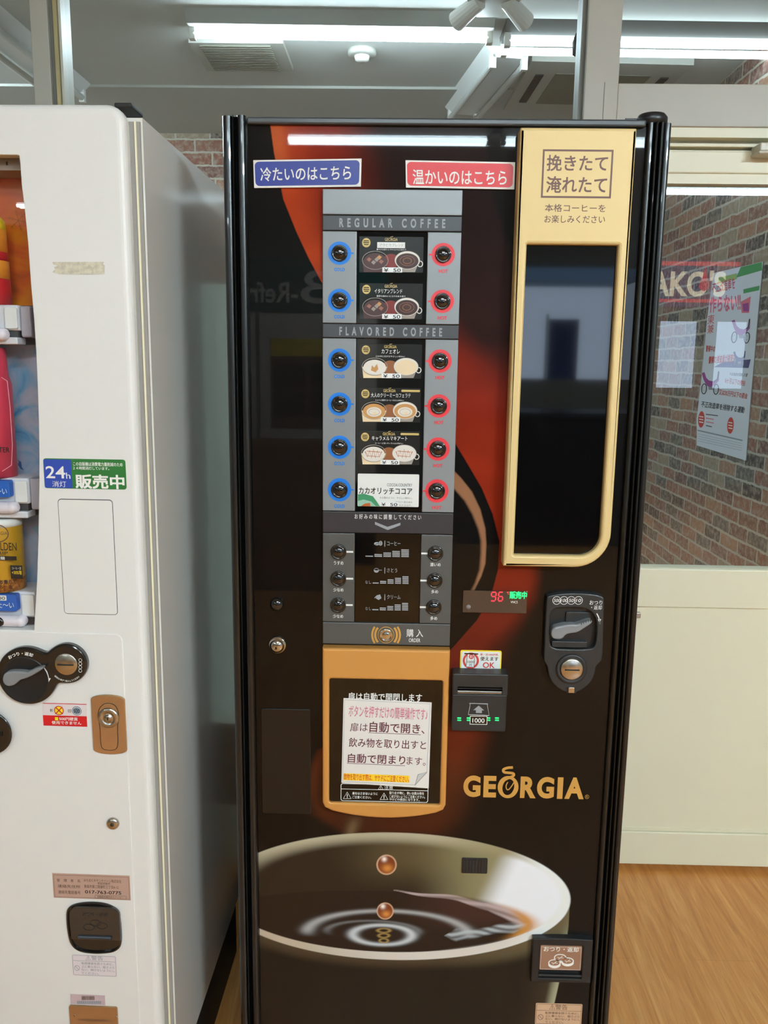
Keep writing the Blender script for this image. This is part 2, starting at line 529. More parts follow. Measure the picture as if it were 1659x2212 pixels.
# ------------------------------------------------------------ setting
PY = 2.19           # front of the glazed partition
CEIL = 2.80
VX = 1.50          # brick side wall beyond the glass
def struct(mb, name, parent=None):
    o = mb.build(name, parent)
    if parent is None: o['kind'] = 'structure'
    return o
s = MB(); s.box(-4.5, -6.1, -.1, 4.5, PY + .1, 0, 'wood_floor'); struct(s, 'floor')
s = MB(); s.box(-4.5, PY + .1, -.1, 4.5, 5.4, -.001, mat('porch_tile', (168, 170, 170), .5)); struct(s, 'floor_porch')
s = MB(); s.box(-4.5, -6.1, CEIL, 4.5, 5.4, CEIL + .1, 'ceiling_paint'); struct(s, 'ceiling')
s = MB(); s.box(VX, PY + .11, 0, VX + .1, 5.3, CEIL, 'brick_side'); struct(s, 'wall_right')
s = MB(); s.box(-4.5, 5.18, 0, VX - .001, 5.30, CEIL, 'brick_far'); struct(s, 'wall_back')
s = MB(); s.box(-4.5, -6.1, 0, -4.4, 5.18, CEIL, 'shop_wall'); struct(s, 'wall_left')
s = MB(); s.box(4.4, -6.1, 0, 4.5, PY, CEIL, 'shop_wall'); struct(s, 'wall_shop_right')
s = MB(); s.box(1.36, PY, 0, 4.5, PY + .1, CEIL, 'shop_wall'); struct(s, 'wall_beside_door')
# shop front behind the camera: wall with three big window openings
s = MB()
for x0, x1, z0, z1 in ((-4.4, 4.4, 2.45, CEIL), (-4.4, 4.4, 0, .35), (-4.4, 1.15, .35, 2.45), (1.15, 2.5, .35, 1.32), (2.5, 3.2, .35, 2.45), (3.2, 4.3, .35, 1.2), (3.68, 3.9, 1.2, 2.02), (3.2, 4.3, 2.02, 2.45), (4.3, 4.4, .35, 2.45)):
    s.box(x0, -6.1, z0, x1, -6.0, z1, 'shop_wall')
struct(s, 'wall_front')
# long low soffit step across the ceiling behind the glass
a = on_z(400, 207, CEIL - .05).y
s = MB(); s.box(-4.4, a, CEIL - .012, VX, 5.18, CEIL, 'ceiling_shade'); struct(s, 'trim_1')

# partition frame
def px_x(px, py, y=PY): return on_y(px, py, y).x
def px_z(px, py, y=PY): return on_y(px, py, y).z
xa, xb = px_x(68, 100), px_x(106, 100)
xc_ = px_x(129, 100)
xd, xe, xf = px_x(1258, 100), px_x(1268, 100), px_x(1341, 100)
zt0, zt1 = px_z(1500, 272), px_z(1500, 179)
s = MB(); s.box(xa, PY, 0, xb, PY + .09, CEIL, 'frame_grey', .002); struct(s, 'trim_2')
s = MB(); s.box(xb + .001, PY + .012, 0, xb + .017, PY + .08, CEIL, 'gasket'); s.box(xb + .012, PY + .004, 0, xb + .019, PY + .07, CEIL, 'brass_strip'); s.box(xb + .02, PY + .016, 0, xc_, PY + .08, CEIL, 'cream_metal'); struct(s, 'trim_3')
s = MB(); s.box(xd, PY + .02, 0, xe, PY + .08, CEIL, 'gasket'); s.box(xe, PY, 0, xf, PY + .09, CEIL, 'frame_grey', .002); struct(s, 'trim_4')
s = MB(); s.box(xf + .001, PY + .006, zt0, 4.4, PY + .09, zt1, 'frame_grey', .002)
s.box(xf - .035, PY - .0008, zt0 - .12, xf - .033, PY, zt1, 'gasket'); struct(s, 'trim_5')
# lower sill and panel of the fixed partition (behind the machines)
s = MB(); s.box(-4.4, PY + .01, 0, xa, PY + .08, .82, 'door_cream'); s.box(xc_, PY + .01, 0, xd, PY + .08, .17, 'door_cream'); s.box(xc_, PY + .03, .17, xd, PY + .08, .42, mat('brown_board', (150, 104, 70), .5)); struct(s, 'wall_partition')
s = MB(); s.add([(xc_, PY + .045, .42), (xd, PY + .045, .42), (xd, PY + .045, 1.66), (xc_, PY + .045, 1.66)], [(0, 1, 2, 3)], 'translucent_sheet'); struct(s, 'window_4')  # pale ribbed board made translucent so that porch light brightens it
# panes
def pane(name, x0, z0, x1, z1, y=PY + .045):
    s = MB(); s.add([(x0, y, z0), (x1, y, z0), (x1, y, z1), (x0, y, z1)], [(0, 1, 2, 3)], 'pane_glass')
    return struct(s, name)
pane('window_1', -4.4, .82, xa, CEIL)
pane('window_2', xc_, 1.66, xd, CEIL)
pane('window_3', xf, zt1, 1.36, CEIL)
# door case: recessed head and the door leaf
dz = [px_z(1520, q, PY + .03) for q in (269, 301, 311, 317, 322, 375, 397, 1228, 1312, 1325, 1790, 1797)]
x0d, x1d = xf - .03, 1.20
s = MB()
s.box(xf, PY + .012, dz[1], 1.22, PY + .09, dz[0] + .004, 'door_cream')
s.box(xf, PY + .045, dz[2], 1.22, PY + .09, dz[1], 'cream_metal')
s.box(xf, PY + .022, dz[3] - .002, 1.22, PY + .09, dz[2], 'door_cream', .002)
s.box(1.205, PY, 0, 1.36, PY + .09, dz[0], 'door_cream')
struct(s, 'trim_6')
DY = PY + .030
s = MB()
s.slab([[(x0d, .015), (x1d, .015), (x1d, dz[4] - .003), (x0d, dz[4] - .003)],
        [(x0d + .07, dz[7]), (x1d - .09, dz[7]), (x1d - .09, dz[6]), (x0d + .07, dz[6])]], DY + .04, DY, 'door_cream')
door = struct(s, 'door_1')
s = MB(); s.box(x0d + .02, DY - .006, dz[5] + .0, x1d - .02, DY, dz[4] - .006, 'door_cream', .003); s.build('top_rail', door)
s = MB(); s.box(x0d + .02, DY - .008, dz[8], x1d - .02, DY, dz[7] - .001, 'door_cream', .003); s.build('middle_rail', door)
s = MB(); s.box(x0d + .02, DY - .008, .017, x1d - .02, DY, dz[11], 'door_cream', .003); s.box(x0d + .02, DY - .003, dz[11] + .002, x1d - .02, DY, dz[10] + .001, 'door_cream', .001); s.build('kick_rail', door)
s = MB(); s.add([(x0d + .07, DY + .02, dz[7]), (x1d - .09, DY + .02, dz[7]), (x1d - .09, DY + .02, dz[6]), (x0d + .07, DY + .02, dz[6])], [(0, 1, 2, 3)], 'pane_glass'); s.build('pane', door)
c0 = on_y(1377, 1327, DY)
s = MB(); s.box(c0.x - .02, DY - .012, c0.z - .008, c0.x + .0065, DY, c0.z + .008, mat('latch_grey', (170, 160, 150), .35, .5), .002); s.build('latch', door)
ca = on_y(1623, 322, DY); cb = on_y(1659, 345, DY)
s = MB(); s.box(ca.x, DY - .055, cb.z + .008, ca.x + .16, DY, ca.z + .003, 'cream_metal', .003)
s.box(ca.x - .004, DY - .06, cb.z + .001, ca.x + .16, DY - .01, cb.z + .0075, 'cream_metal', .003)
s.lathe_y(ca.x + .026, cb.z + .02, [(.004, DY - .055), (.004, DY - .058)], 'gasket', 12); s.build('door_closer', door)

# ------------------------------------------------------------ lamps
def twin_fixture(name, label, cx, cy, length, tubes, rz=0.0, on='tube_off', z=CEIL, group=None, gap=.045, width=.15, shade='fixture_white'):
    t = thing(name, label, 'ceiling lamp', (cx, cy, z), rz, group)
    h = length / 2
    b = MB()
    P = [(-width / 2, 0), (width / 2, 0), (width * .30, -.045), (-width * .30, -.045)]
    vs = [(-h, y, zz) for y, zz in P] + [(h, y, zz) for y, zz in P]
    b.add(vs, [(0, 3, 2, 1), (4, 5, 6, 7), (0, 1, 5, 4), (1, 2, 6, 5), (2, 3, 7, 6), (3, 0, 4, 7)], shade)
    b.build('housing', t)
    for k in range(tubes):
        y = (k - (tubes - 1) / 2) * gap * 2
        m = MB(); m.tube((-h + .02, y, -.068), (h - .02, y, -.068), .0145, on, 14); m.build('tube', t)
        for q in (-1, 1):
            e = MB(); e.box(min(q * h, q * (h - .025)), y - .014, -.088, max(q * h, q * (h - .025)), y + .014, -.03, 'white_plastic', .002); e.build('lamp_holder', t)
    return t
p0, p1 = on_z(409, 74, CEIL - .068), on_z(1064, 84, CEIL - .068)
L1 = twin_fixture('fluorescent_lamp', 'long white fluorescent ceiling lamp behind the glass, with one lit tube', (p0.x + p1.x) / 2, (p0.y + p1.y) / 2, p1.x - p0.x, 1, math.atan2(p1.y - p0.y, p1.x - p0.x), 'tube_porch', width=.16, shade=mat('fixture_pale', (170, 172, 168), .6), group='lamps on the porch ceiling')
q0, q1 = on_z(1088, 92, CEIL - .068), on_z(1650, 106, CEIL - .068)
L2 = twin_fixture('fluorescent_lamp', 'fluorescent ceiling lamp with two lit tubes, seen through the glass above the door', q0.x + .6, (q0.y + q1.y) / 2 + .03, 1.2, 2, math.atan2(p1.y - p0.y, p1.x - p0.x), 'tube_porch_far', gap=.052, width=.2, shade=mat('fixture_dim', (96, 96, 92), .6), group='lamps on the porch ceiling')
twin_fixture('fluorescent_lamp', 'unseen fluorescent ceiling lamp added to fill the porch with light, beyond the left window', -2.9, 3.5, 1.2, 2, 0, 'tube_fill', gap=.052, width=.2, group='lamps on the porch ceiling')  # added out of view to fill the porch and brick wall with light
# shop lamps behind the camera, mirrored by the black front
for k, (x, y, lab) in enumerate(((-.10, -2.36, 'fluorescent ceiling lamp mirrored across the top of the black machine'),
                             (1.16, -2.36, 'fluorescent ceiling lamp mirrored at the upper right of the black machine'),
                             (-3.3, -2.6, 'fluorescent ceiling lamp above the shop to the left of the camera'),
                             (.15, -.9, 'fluorescent ceiling lamp just above and behind the photographer'),
                             (2.46, -1.95, 'fluorescent ceiling lamp above the shop to the right of the camera'),
                             (-2.9, -4.6, 'fluorescent ceiling lamp in the far left corner of the shop'))):
    t = twin_fixture('fluorescent_lamp', lab, x, y, 1.2, 2, 0, {-.9: 'tube_near', -1.95: 'tube_bright'}.get(y, 'tube_room'), gap=.03, group='fluorescent lamps on the shop ceiling')
# reflections of unlit twin fixtures, built as solid fixtures running into depth
def strip_between(pa, pb, label):
    a, b = on_z(*pa, CEIL - .05), on_z(*pb, CEIL - .05)
    return twin_fixture('fluorescent_lamp', label, (a.x + b.x) / 2, (a.y + b.y) / 2, (b - a).length, 2, math.atan2(b.y - a.y, b.x - a.x), 'tube_off', width=.22, gap=.07)
strip_between((1100, 128), (1000, 250), 'solid stand-in for a reflected unlit twin-tube fixture, running away from the lit tubes')
strip_between((-60, 40), (150, 205), 'solid stand-in for a reflected unlit twin-tube fixture, at the far left beyond the post')

# vent, smoke detector, air conditioner, spotlights (a reflection built as a solid thing), plug
a, b_, c_, d_ = [on_z(x, y, CEIL - .02) for x, y in ((432, 98), (575, 100), (612, 150), (460, 146))]
t = thing('ceiling_vent', 'square grey ceiling vent with a slatted grille, left under the long lit lamp', 'vent', ((a.x + c_.x) / 2, (a.y + c_.y) / 2, CEIL))
w2, h2 = .2, .17
m = MB(); m.box(-w2, -h2, -.02, w2, h2, 0, 'dull_plastic', 0); m.build('frame', t)
m = MB()
for k in range(15):
    y = -h2 * .85 + k * h2 * 1.7 / 14
    m.box(-w2 * .8, y - .003, -.026, w2 * .72, y + .005, -.0205, 'vent_grey')
m.build('grille', t)
p = on_z(782, 125, CEIL - .03)
t = thing('smoke_detector', 'small round white smoke detector on the ceiling behind the glass', 'smoke detector', (p.x, p.y, CEIL))
m = MB(); m.lathe_z(0, 0, [(.062, 0), (.062, -.018), (.05, -.024)][::-1], 'dull_plastic'); m.build('base', t)
m = MB(); m.lathe_z(0, 0, [(.034, -.024), (.03, -.04), (.018, -.046)][::-1], 'white_plastic'); m.build('sensor_dome', t)
p = on_z(1222, 190, CEIL - .02)
t = thing('air_conditioner', 'flat square ceiling air conditioner panel beside the grey window post', 'air conditioner', (p.x + .12, p.y, CEIL), .05)
m = MB(); m.box(-.36, -.36, -.028, .36, .36, 0, 'dull_plastic'); m.build('panel', t)
m = MB(); m.box(-.22, -.22, -.032, .22, .22, -.0285, 'vent_grey'); m.build('intake_grille', t)
for q in (-1, 1):
    m = MB(); m.box(q * .29 - .018, -.2, -.034, q * .29 + .018, .2, -.0285, 'dark_rubber'); m.build('louvre', t)
p = on_z(1065, 8, CEIL - .04)
t = thing('reflected_spotlight', 'solid stand-in for a reflected white spotlight with two small swivel heads, above the long lamp', 'spotlight', (p.x, p.y, CEIL))
m = MB(); m.extr_z([(-.11, -.07), (.11, -.07), (.05, .12), (-.05, .12)], -.04, 0, 'dull_plastic'); m.build('base', t)
for q in (-1, 1):
    m = MB(); m.tube((q * .05, -.02, -.04), (q * .13, .07, -.075), .028, 'white_plastic', 16, .036); m.build('lamp_head', t)
p = on_y(1246, 92, 3.2)
t = thing('hanging_plug', 'dark plug hanging on a thin cord beside the lit tubes', 'plug', (p.x, 3.2, CEIL))
m = MB(); m.tube((0, 0, 0), (.004, 0, p.z - CEIL + .03), .004, 'dark_rubber', 8); m.build('cord', t)
m = MB(); m.lathe_z(.004, 0, [(.006, p.z - CEIL - .045), (.018, p.z - CEIL - .04), (.02, p.z - CEIL), (.01, p.z - CEIL + .03)], 'dark_rubber', 14); m.build('plug_body', t)

# ------------------------------------------------------------ poster on the brick wall
mat('paper', (214, 218, 226), .6)
mat('ink_green', (70, 150, 90), .6); mat('ink_lime', (150, 180, 90), .6); mat('ink_red', (200, 60, 52), .6)
mat('ink_pink', (214, 110, 130), .6); mat('ink_purple', (150, 60, 140), .6); mat('ink_navy', (70, 66, 120), .6)
mat('ink_dark', (52, 56, 60), .6); mat('ink_grey', (140, 145, 152), .6); mat('ink_white', (240, 238, 232), .5)
mat('tyre_ink', (38, 40, 46), .6); mat('sky_ink', (176, 196, 214), .6)
PM = Mapper((VX - .001, 4.5, 0), -math.pi / 2)
t = thing('poster', 'tall paper poster with a purple motorcycle and red Japanese text on the brick wall', 'poster', PM.loc, PM.rz)
tl, tr, br, bl = (1541, 590), (1648, 565), (1611, 995), (1505, 962)
A = Art(PM, .004)
outl = A.P([tl, tr, (1637, 680), (1626, 809), (1618, 900), br, bl, (1505, 905), (1516, 809), (1528, 683)])
m = MB(); m.slab([outl], 0, -.004, 'paper'); m.build('paper_sheet', t)
A.poly([(1590, 600), (1646, 584), (1646, 566), (1600, 577)], 'ink_green', 0)
A.poly([(1552, 600), (1592, 590), (1592, 603), (1552, 612)], 'ink_lime', 0)
A.poly([(1606, 625), (1641, 617), (1640, 627), (1606, 634)], 'ink_green', 0)
A.text('不正改造車を', 0, 0, 0, 0, 'ink_red', 1, .02, q=((1539, 612), (1588, 598), (1588, 624), (1537, 634)))
A.text('作らない!!', 0, 0, 0, 0, 'ink_pink', 1, .05, q=((1534, 642), (1600, 630), (1600, 672), (1532, 676)))
A.poly([(1600, 652), (1622, 640), (1618, 676), (1602, 676)], 'ink_pink', 0)
A.poly([(1604, 657), (1617, 654), (1618, 672), (1606, 672)], 'ink_purple', 1)
A.text('東', 1529, 680, 1543, 700, 'ink_red', 1); A.text('兼', 1528, 701, 1542, 720, 'ink_red', 1)
A.text('警備中の', 0, 0, 0, 0, 'ink_red', 1, .03, q=((1526, 746), (1546, 746), (1544, 761), (1524, 760)))
A.text('警察の捜査員が検査中', 0, 0, 0, 0, 'ink_red', 1, .04, q=((1532, 770), (1590, 763), (1588, 782), (1530, 786)))
A.poly([(1542, 793), (1562, 782), (1622, 776), (1617, 795)], 'ink_navy', 0)
def moto(A, cx, cy, k, body):
    for dx, dy, r in ((-15, 12, 8), (11, 13, 8)):
        A.ring(cx + dx * k, cy + dy * k, r * k * .8, r * k * 1.5, 2.2 * k, 'tyre_ink', 2, 24)
        A.ring(cx + dx * k, cy + dy * k, r * k * .35, r * k * .7, .8 * k, 'ink_grey', 2, 16)
    A.poly([(cx + x * k, cy + y * k) for x, y in ((-20, -22), (-14, -24), (-10, -12), (-4, -6), (6, -4), (14, -10), (15, -24), (18, -24), (17, -6), (8, 4), (-2, 8), (-8, 6), (-12, 0), (-16, -8))], body, 3)
    A.poly([(cx + x * k, cy + y * k) for x, y in ((-6, 4), (4, 3), (5, 14), (-5, 14))], 'ink_grey', 2)
    A.line([(cx + 6 * k, cy - 3 * k), (cx + 14 * k, cy - 9 * k), (cx + 17 * k, cy - 26 * k)], 2.5 * k, 'tyre_ink', 4)
moto(A, 1536, 828, 1.0, 'ink_purple'); moto(A, 1602, 716, 1.05, 'ink_purple')
moto(A, 1598, 776, .7, 'ink_navy')
A.text('不正改造を実施した者', 0, 0, 0, 0, 'ink_dark', 1, .02, q=((1577, 805), (1616, 806), (1614, 814), (1576, 811)))
A.text('6ヶ月以下の懲役', 0, 0, 0, 0, 'ink_red', 1, .03, q=((1567, 814), (1611, 823), (1609, 834), (1566, 828)))
A.text('又は30万円以下の罰金', 0, 0, 0, 0, 'ink_red', 1, .03, q=((1554, 840), (1616, 850), (1614, 862), (1553, 853)))
A.text('不正改造車を排除する運動', 0, 0, 0, 0, 'ink_dark', 1, .04, q=((1516, 866), (1610, 879), (1607, 893), (1514, 879)))
for cx, cy in ((1515, 906), (1578, 919)):
    A.ell(cx, cy, 7, 18, 'ink_red', 1)
    for k in (-6, 0, 6): A.rect(cx - 4.5, cy + k - 1, cx + 4.5, cy + k + 1.2, 'ink_white', 2)
for k, (c, w) in enumerate((('ink_dark', 26), ('ink_pink', 17), ('ink_pink', 17), ('ink_dark', 13))):
    A.poly([(1525, 894 + 8 * k), (1525 + w, 897 + 8 * k), (1525 + w, 899 + 8 * k), (1525, 896 + 8 * k)], c, 1)
A.poly([(1507, 928), (1604, 950), (1604, 953), (1507, 931)], 'ink_grey', 1)
for k in range(4): A.line([(1507, 937 + 5 * k), (1602, 958 + 5 * k)], .7, 'ink_grey', 1)
A.build('printed_motorcycle_design', t)

# ------------------------------------------------------------ black coffee machine
BM = Mapper((0.065, 1.37, 0), 0.0)
coffee = thing('coffee_vending_machine', 'black coffee vending machine with gold trim, printed with a large cup of coffee', 'vending machine', BM.loc)
mat('black_trim', (15, 15, 15), .3, coat=.2)
mat('black_gloss', (5, 5, 6), .05, coat=.6, spec=.25)
mat('black_satin', (26, 26, 27), .38)
mat('charcoal', (38, 38, 38), .42, noise=.2)
mat('silver_panel', (140, 143, 145), .38, .25, noise=.15)
mat('grey_panel', (86, 85, 83), .4, .2, noise=.15)
mat('band_grey', (66, 67, 70), .42, noise=.15)
mat('band_brown', (50, 46, 48), .42, noise=.15)
mat('letter_silver', (150, 153, 157), .4)
mat('gold', (216, 188, 130), .5, .12, noise=.2)
mat('gold_orange', (208, 148, 76), .42, .2, noise=.2)
mat('gold_letter', (206, 156, 78), .4, .2)
mat('brown_ink', (104, 68, 58), .5)
mat('button_black', (10, 10, 11), .08, coat=1.0)
mat('ring_blue', (24, 122, 216), .4); mat('ring_red', (226, 58, 66), .4)
mat('white_ink', (232, 232, 228), .5)
mat('chrome', (200, 198, 192), .12, 1.0)
mat('steel', (190, 184, 174), .25, 1.0)
mat('amber_clear', (62, 54, 52), .1, .2, coat=1.0)
mat('led_red', (255, 40, 60), .4, emit=1.1); mat('led_green', (20, 245, 110), .4, emit=1.0)
mat('lever_grey', (128, 128, 130), .45)

lx0, lx1, ztop = -.3502, .3475, 1.832
L0 = BM.m(533, 262)[0]; R0 = BM.m(1396, 268)[0]
PT = BM.m(960, 270)[1]; PB = .13
m = MB(); m.box(lx0 + .012, .03, .10, lx1 - .012, .66, 1.80, 'black_satin', .004)
m.build('cabinet', coffee)
m = MB(); m.box(lx0 + .004, .005, PB - .005, lx1 - .004, .045, 1.815, 'black_satin', .003); m.build('door', coffee)
# ribbed side trims (plan outline extruded)
def trim_plan(x0, x1, ribs):
    P = [(x0, .04)]
    w = x1 - x0
    for a, b, d in ribs:
        c_, h_ = x0 + (a + b) / 2 * w, (b - a) / 2 * w
        P += [(c_ - h_ * math.cos(math.pi * k / 10), -d + .007 - .007 * math.sin(math.pi * k / 10)) for k in range(11)]
    P += [(x1, .04)]
    return P
m = MB(); m.extr_z(trim_plan(lx0, L0, ((0, .42, .008), (.44, .50, .013), (.52, .60, .004), (.62, .99, .012))), .07, 1.836, 'black_trim'); m.build('side_trim', coffee)
m = MB(); m.extr_z(trim_plan(R0, lx1, ((.01, .30, .010), (.32, .42, .015), (.44, .48, .005), (.50, .66, .014), (.68, 1, .009))), .07, 1.830, 'black_trim'); m.build('side_trim', coffee)
a = BM.rect(532, 261, 1397, 269, .008)
m = MB(); m.box(a[0], -.008, a[1] - .001, a[2], .02, 1.835, mat('top_bar_grey', (62, 64, 66), .3), .003); m.build('top_bar', coffee)
h = MB()
c = BM.m(1428, 250, 0)
h.box(R0 - .03, .012, 1.838, lx1 - .012, .05, 1.842, 'black_satin', .001)
h.lathe_z(lx1 - .026, .014, [(.024, 1.8305), (.024, 1.842), (.020, 1.847), (.012, 1.849)], 'black_satin', 24); h.build('top_hinge', coffee)
m = MB(); m.box(lx0 + .02, .02, .02, lx1 - .02, .5, .10, 'black_satin'); m.build('kick_plate', coffee)
for sx in (-1, 1):
    for yy in (.06, .58):
        m = MB(); m.lathe_z(sx * .29, yy, [(.028, 0), (.028, .012), (.012, .014), (.012, .105)], 'black_satin', 18); m.build('levelling_foot', coffee)

# printed front panel: artwork stored as a colour per point of the sheet
def SR(c): return np.array([lin(v) for v in c])
def sstep(a, b, x):
    t_ = np.clip((x - a) / (b - a), 0, 1); return t_ * t_ * (3 - 2 * t_)
def mixc(c, col, w):
    return c * (1 - w[..., None]) + np.asarray(col) * w[..., None]
def artwork(X, Y):
    n = X.shape
    ry_ = np.linspace(0, 1, 2)
    C = np.zeros(n + (3,)) + SR((10, 8, 7))
    C = mixc(C, SR((18, 12, 9)), sstep(1500, 2100, Y) * .8)
    def nz(sx, sy, p):     # soft streak noise
        return (np.sin(X * sx + 2.1 * np.sin(Y * sy + p)) * np.sin(Y * sy * 1.7 + p + 1.3 * np.sin(X * sx * .6))) * .5 + .5
    # red swoosh
    Ly = [262, 330, 430, 500, 560, 610, 700, 800, 900, 955, 1000, 1055, 1110, 1170, 1230, 1290, 1340, 1400, 1450, 1550, 1620, 1700, 1760, 1840]
    Lx = [583, 592, 612, 640, 668, 695, 760, 850, 935, 982, 1009, 1041, 1064, 1079, 1076, 1060, 1030, 977, 930, 800, 690, 655, 680, 800]
    Ry = [262, 420, 520, 600, 750, 900, 1100, 1250, 1300, 1400, 1500, 1600, 1700, 1760, 1840]
    Rx = [1050, 1072, 1104, 1118, 1135, 1150, 1170, 1180, 1172, 1120, 1090, 1080, 1060, 1040, 1000]
    XL = np.interp(Y, Ly, Lx); XR = np.interp(Y, Ry, Rx)
    soft = np.interp(Y, [262, 1400, 1500, 1620, 1850], [2.0, 2.5, 25, 20, 60])
    softR = np.interp(Y, [262, 560, 1000, 1250, 1850], [10, 20, 60, 45, 110])
    wL = sstep(0, 1, (X - XL) / soft + .5)
    wR = 1 - sstep(0, 1, (X - XR + softR) / softR)
    fade = np.interp(Y, [262, 1450, 1600, 1700, 1790, 1850], [1, 1, .75, .8, .55, 0])
    base = np.zeros(n + (3,)) + SR((132, 34, 16))
    base = mixc(base, SR((176, 62, 26)), (1 - sstep(0, 110, X - XL)) * (1 - sstep(560, 900, Y)))
    base = mixc(base, SR((196, 92, 48)), (1 - sstep(8, 42, X - XL)) * (1 - sstep(300, 420, Y)) * .9)
    base = mixc(base, SR((150, 42, 18)), sstep(860, 980, Y) * (1 - sstep(1100, 1300, Y)))
    base = mixc(base, SR((112, 32, 20)), sstep(1200, 1350, Y) * (1 - sstep(1500, 1600, Y)))
    base = mixc(base, SR((92, 40, 18)), sstep(1500, 1700, Y))
    base = mixc(base, SR((60, 16, 12)), sstep(80, 320, X - XL) * (1 - sstep(430, 620, Y)) * .9)
    base = mixc(base, SR((60, 14, 10)), sstep(50, 100, X - XL) * sstep(1290, 1400, Y) * (1 - sstep(1500, 1600, Y)) * .8)
    base = mixc(base, SR((26, 15, 13)), sstep(120, 260, X - XL) * (1 - sstep(720, 900, Y)) * .95)
    base *= (0.68 + .24 * nz(.013, .021, 1.0))[..., None]
    C = mixc(C, base, wL * wR * fade)
    # black disc inside the swoosh stays dark; tan crescent
    oy = [1000, 1032, 1062, 1100, 1142, 1176, 1218, 1245, 1290, 1340]
    ox = [965, 996, 1020, 1038, 1049, 1051, 1049, 1040, 1018, 985]
    iy = [1030, 1057, 1082, 1110, 1142, 1167, 1195, 1231, 1260, 1300, 1340]
    ix = [950, 983, 1005, 1021, 1034, 1040, 1040, 1037, 1027, 1005, 975]
    o_ = np.interp(Y, oy, ox); i_ = np.interp(Y, iy, ix)
    w = sstep(-1.5, 3, o_ - X) * sstep(-5, 4, X - i_) * sstep(990, 1030, Y) * (1 - sstep(1240, 1320, Y))
    C = mixc(C, SR((150, 104, 74)), w * .9)
    # steam wisp above the cup
    sxm = np.interp(Y, [1760, 1800, 1850, 1905, 1930], [770, 757, 743, 730, 724])
    w = np.exp(-((X - sxm) / np.interp(Y, [1760, 1850, 1930], [15, 9, 8])) ** 2) * sstep(1750, 1790, Y) * (1 - sstep(1870, 1935, Y))
    C = mixc(C, SR((120, 100, 70)), w * .55)
    # --- mug
    Yt = Y - .02 * (X - 851)
    def E(cx, cy, a, b): return np.sqrt(((X - cx) / a) ** 2 + ((Yt - cy) / b) ** 2)
    r = E(851, 1936, 381, 137.5)
    # outside wall
    right = np.interp(Y, [1945, 2000, 2080, 2161, 2300], [1232, 1229, 1218, 1200, 1165])
    body = (Y > 1936) & (X < right)
    wb = body.astype(float) * sstep(0, 2, right - X)
    bc = np.zeros(n + (3,)) + SR((32, 24, 17))
    bc = mixc(bc, SR((62, 50, 34)), (1 - sstep(0, 90, right - X)) * .8)
    bc = mixc(bc, SR((176, 172, 140)), (1 - sstep(0, 26, right - X)) * .85)
    d = (r - 1) * 137.5
    bc = mixc(bc, SR((112, 102, 72)), (1 - sstep(0, 34, d)) * sstep(900, 1200, X) * .9)
    bc = mixc(bc, SR((92, 74, 52)), (1 - sstep(0, 26, d)) * .55)
    C = mixc(C, bc, wb * (r > 1))
    # lip
    wl = 1 - sstep(0, 1, (r - 1) * 137 / 1.5 + .5)
    front = Yt > 1936
    lip = np.zeros(n + (3,)) + SR((176, 166, 140))
    lip = mixc(lip, SR((150, 138, 104)), (~front) * sstep(900, 1100, X))
    lip = mixc(lip, SR((214, 206, 196)), front * 1.0 * sstep(560, 900, X))
    lip = mixc(lip, SR((196, 176, 156)), front * (1 - sstep(560, 760, X)) * .8)
    lip = mixc(lip, SR((228, 230, 226)), sstep(1080, 1180, X))
    C = mixc(C, lip, wl)
    # inner wall
    ri = E(846, 1931, 372, 126)
    wi = 1 - sstep(0, 1, (ri - 1) * 126 / np.where(front, 5.0, 26.0 - 20 * sstep(1000, 1150, X)) + .9)
    inn = np.zeros(n + (3,)) + SR((46, 35, 25))
    inn = mixc(inn, SR((96, 82, 54)), sstep(700, 900, X) * (1 - sstep(1850, 1930, Y)) * .8)
    inn = mixc(inn, SR((140, 130, 94)), sstep(880, 1060, X) * .95)
    inn = mixc(inn, SR((232, 234, 238)), sstep(1040, 1110, X + (Y - 1900) * .5))
    C = mixc(C, inn, wi)
    # coffee
    rc = E(800, 1992, 356, 67)
    ang = sstep(1040, 1110, X)
    wc = 1 - sstep(0, 1, (rc - 1) * 67 / (3 + 8 * sstep(900, 1000, X)) + .5)
    wc = wc * (1 - sstep(.992, 1.004, ri))
    cof = np.zeros(n + (3,)) + SR((40, 27, 19))
    cof = mixc(cof, SR((66, 40, 34)), sstep(850, 1000, X) * (1 - sstep(1975, 2020, Y)) * .8)
    cof = mixc(cof, SR((198, 132, 40)), sstep(.86, .99, rc) * sstep(1040, 1120, X) * (1 - sstep(2015, 2035, Y)))
    C = mixc(C, cof, wc)
    # ripple arcs
    def arcband(cx, cy, a, b, w_, col, top, k=1.0, xs=None):
        q = E(cx, cy, a, b)
        dd = np.abs(q - 1) * b
        wv = np.exp(-(dd / w_) ** 2) * k
        if top: wv = wv * (1 - sstep(cy - 8, cy + 12, Yt))
        if xs is not None: wv = wv * sstep(xs[0], xs[0] + 25, X) * (1 - sstep(xs[1] - 25, xs[1], X))
        return mixc(C, col, wv * (ri < 1.0))
    C = arcband(838, 2017, 174, 49, 4.0, SR((170, 170, 170)), True, .85)
    C = arcband(826, 2020, 64, 21, 3.6, SR((200, 205, 208)), False, .9)
    C = arcband(806, 2014, 100, 24, 2.2, SR((150, 152, 154)), True, .4)
    # milky sweep at the right
    cy_ = np.interp(X, [852, 920, 990, 1053, 1090, 1120, 1140], [1925, 1932, 1942, 1957, 1972, 1986, 2000])
    hw = np.interp(X, [852, 920, 990, 1053, 1090, 1120, 1140, 1150], [1.5, 4, 6, 9, 15, 20, 16, 2])
    w = (1 - sstep(.55, 1.15, np.abs(Y - cy_ - 2 * np.sin(X * .05)) / hw)) * (X > 850) * (X < 1150)
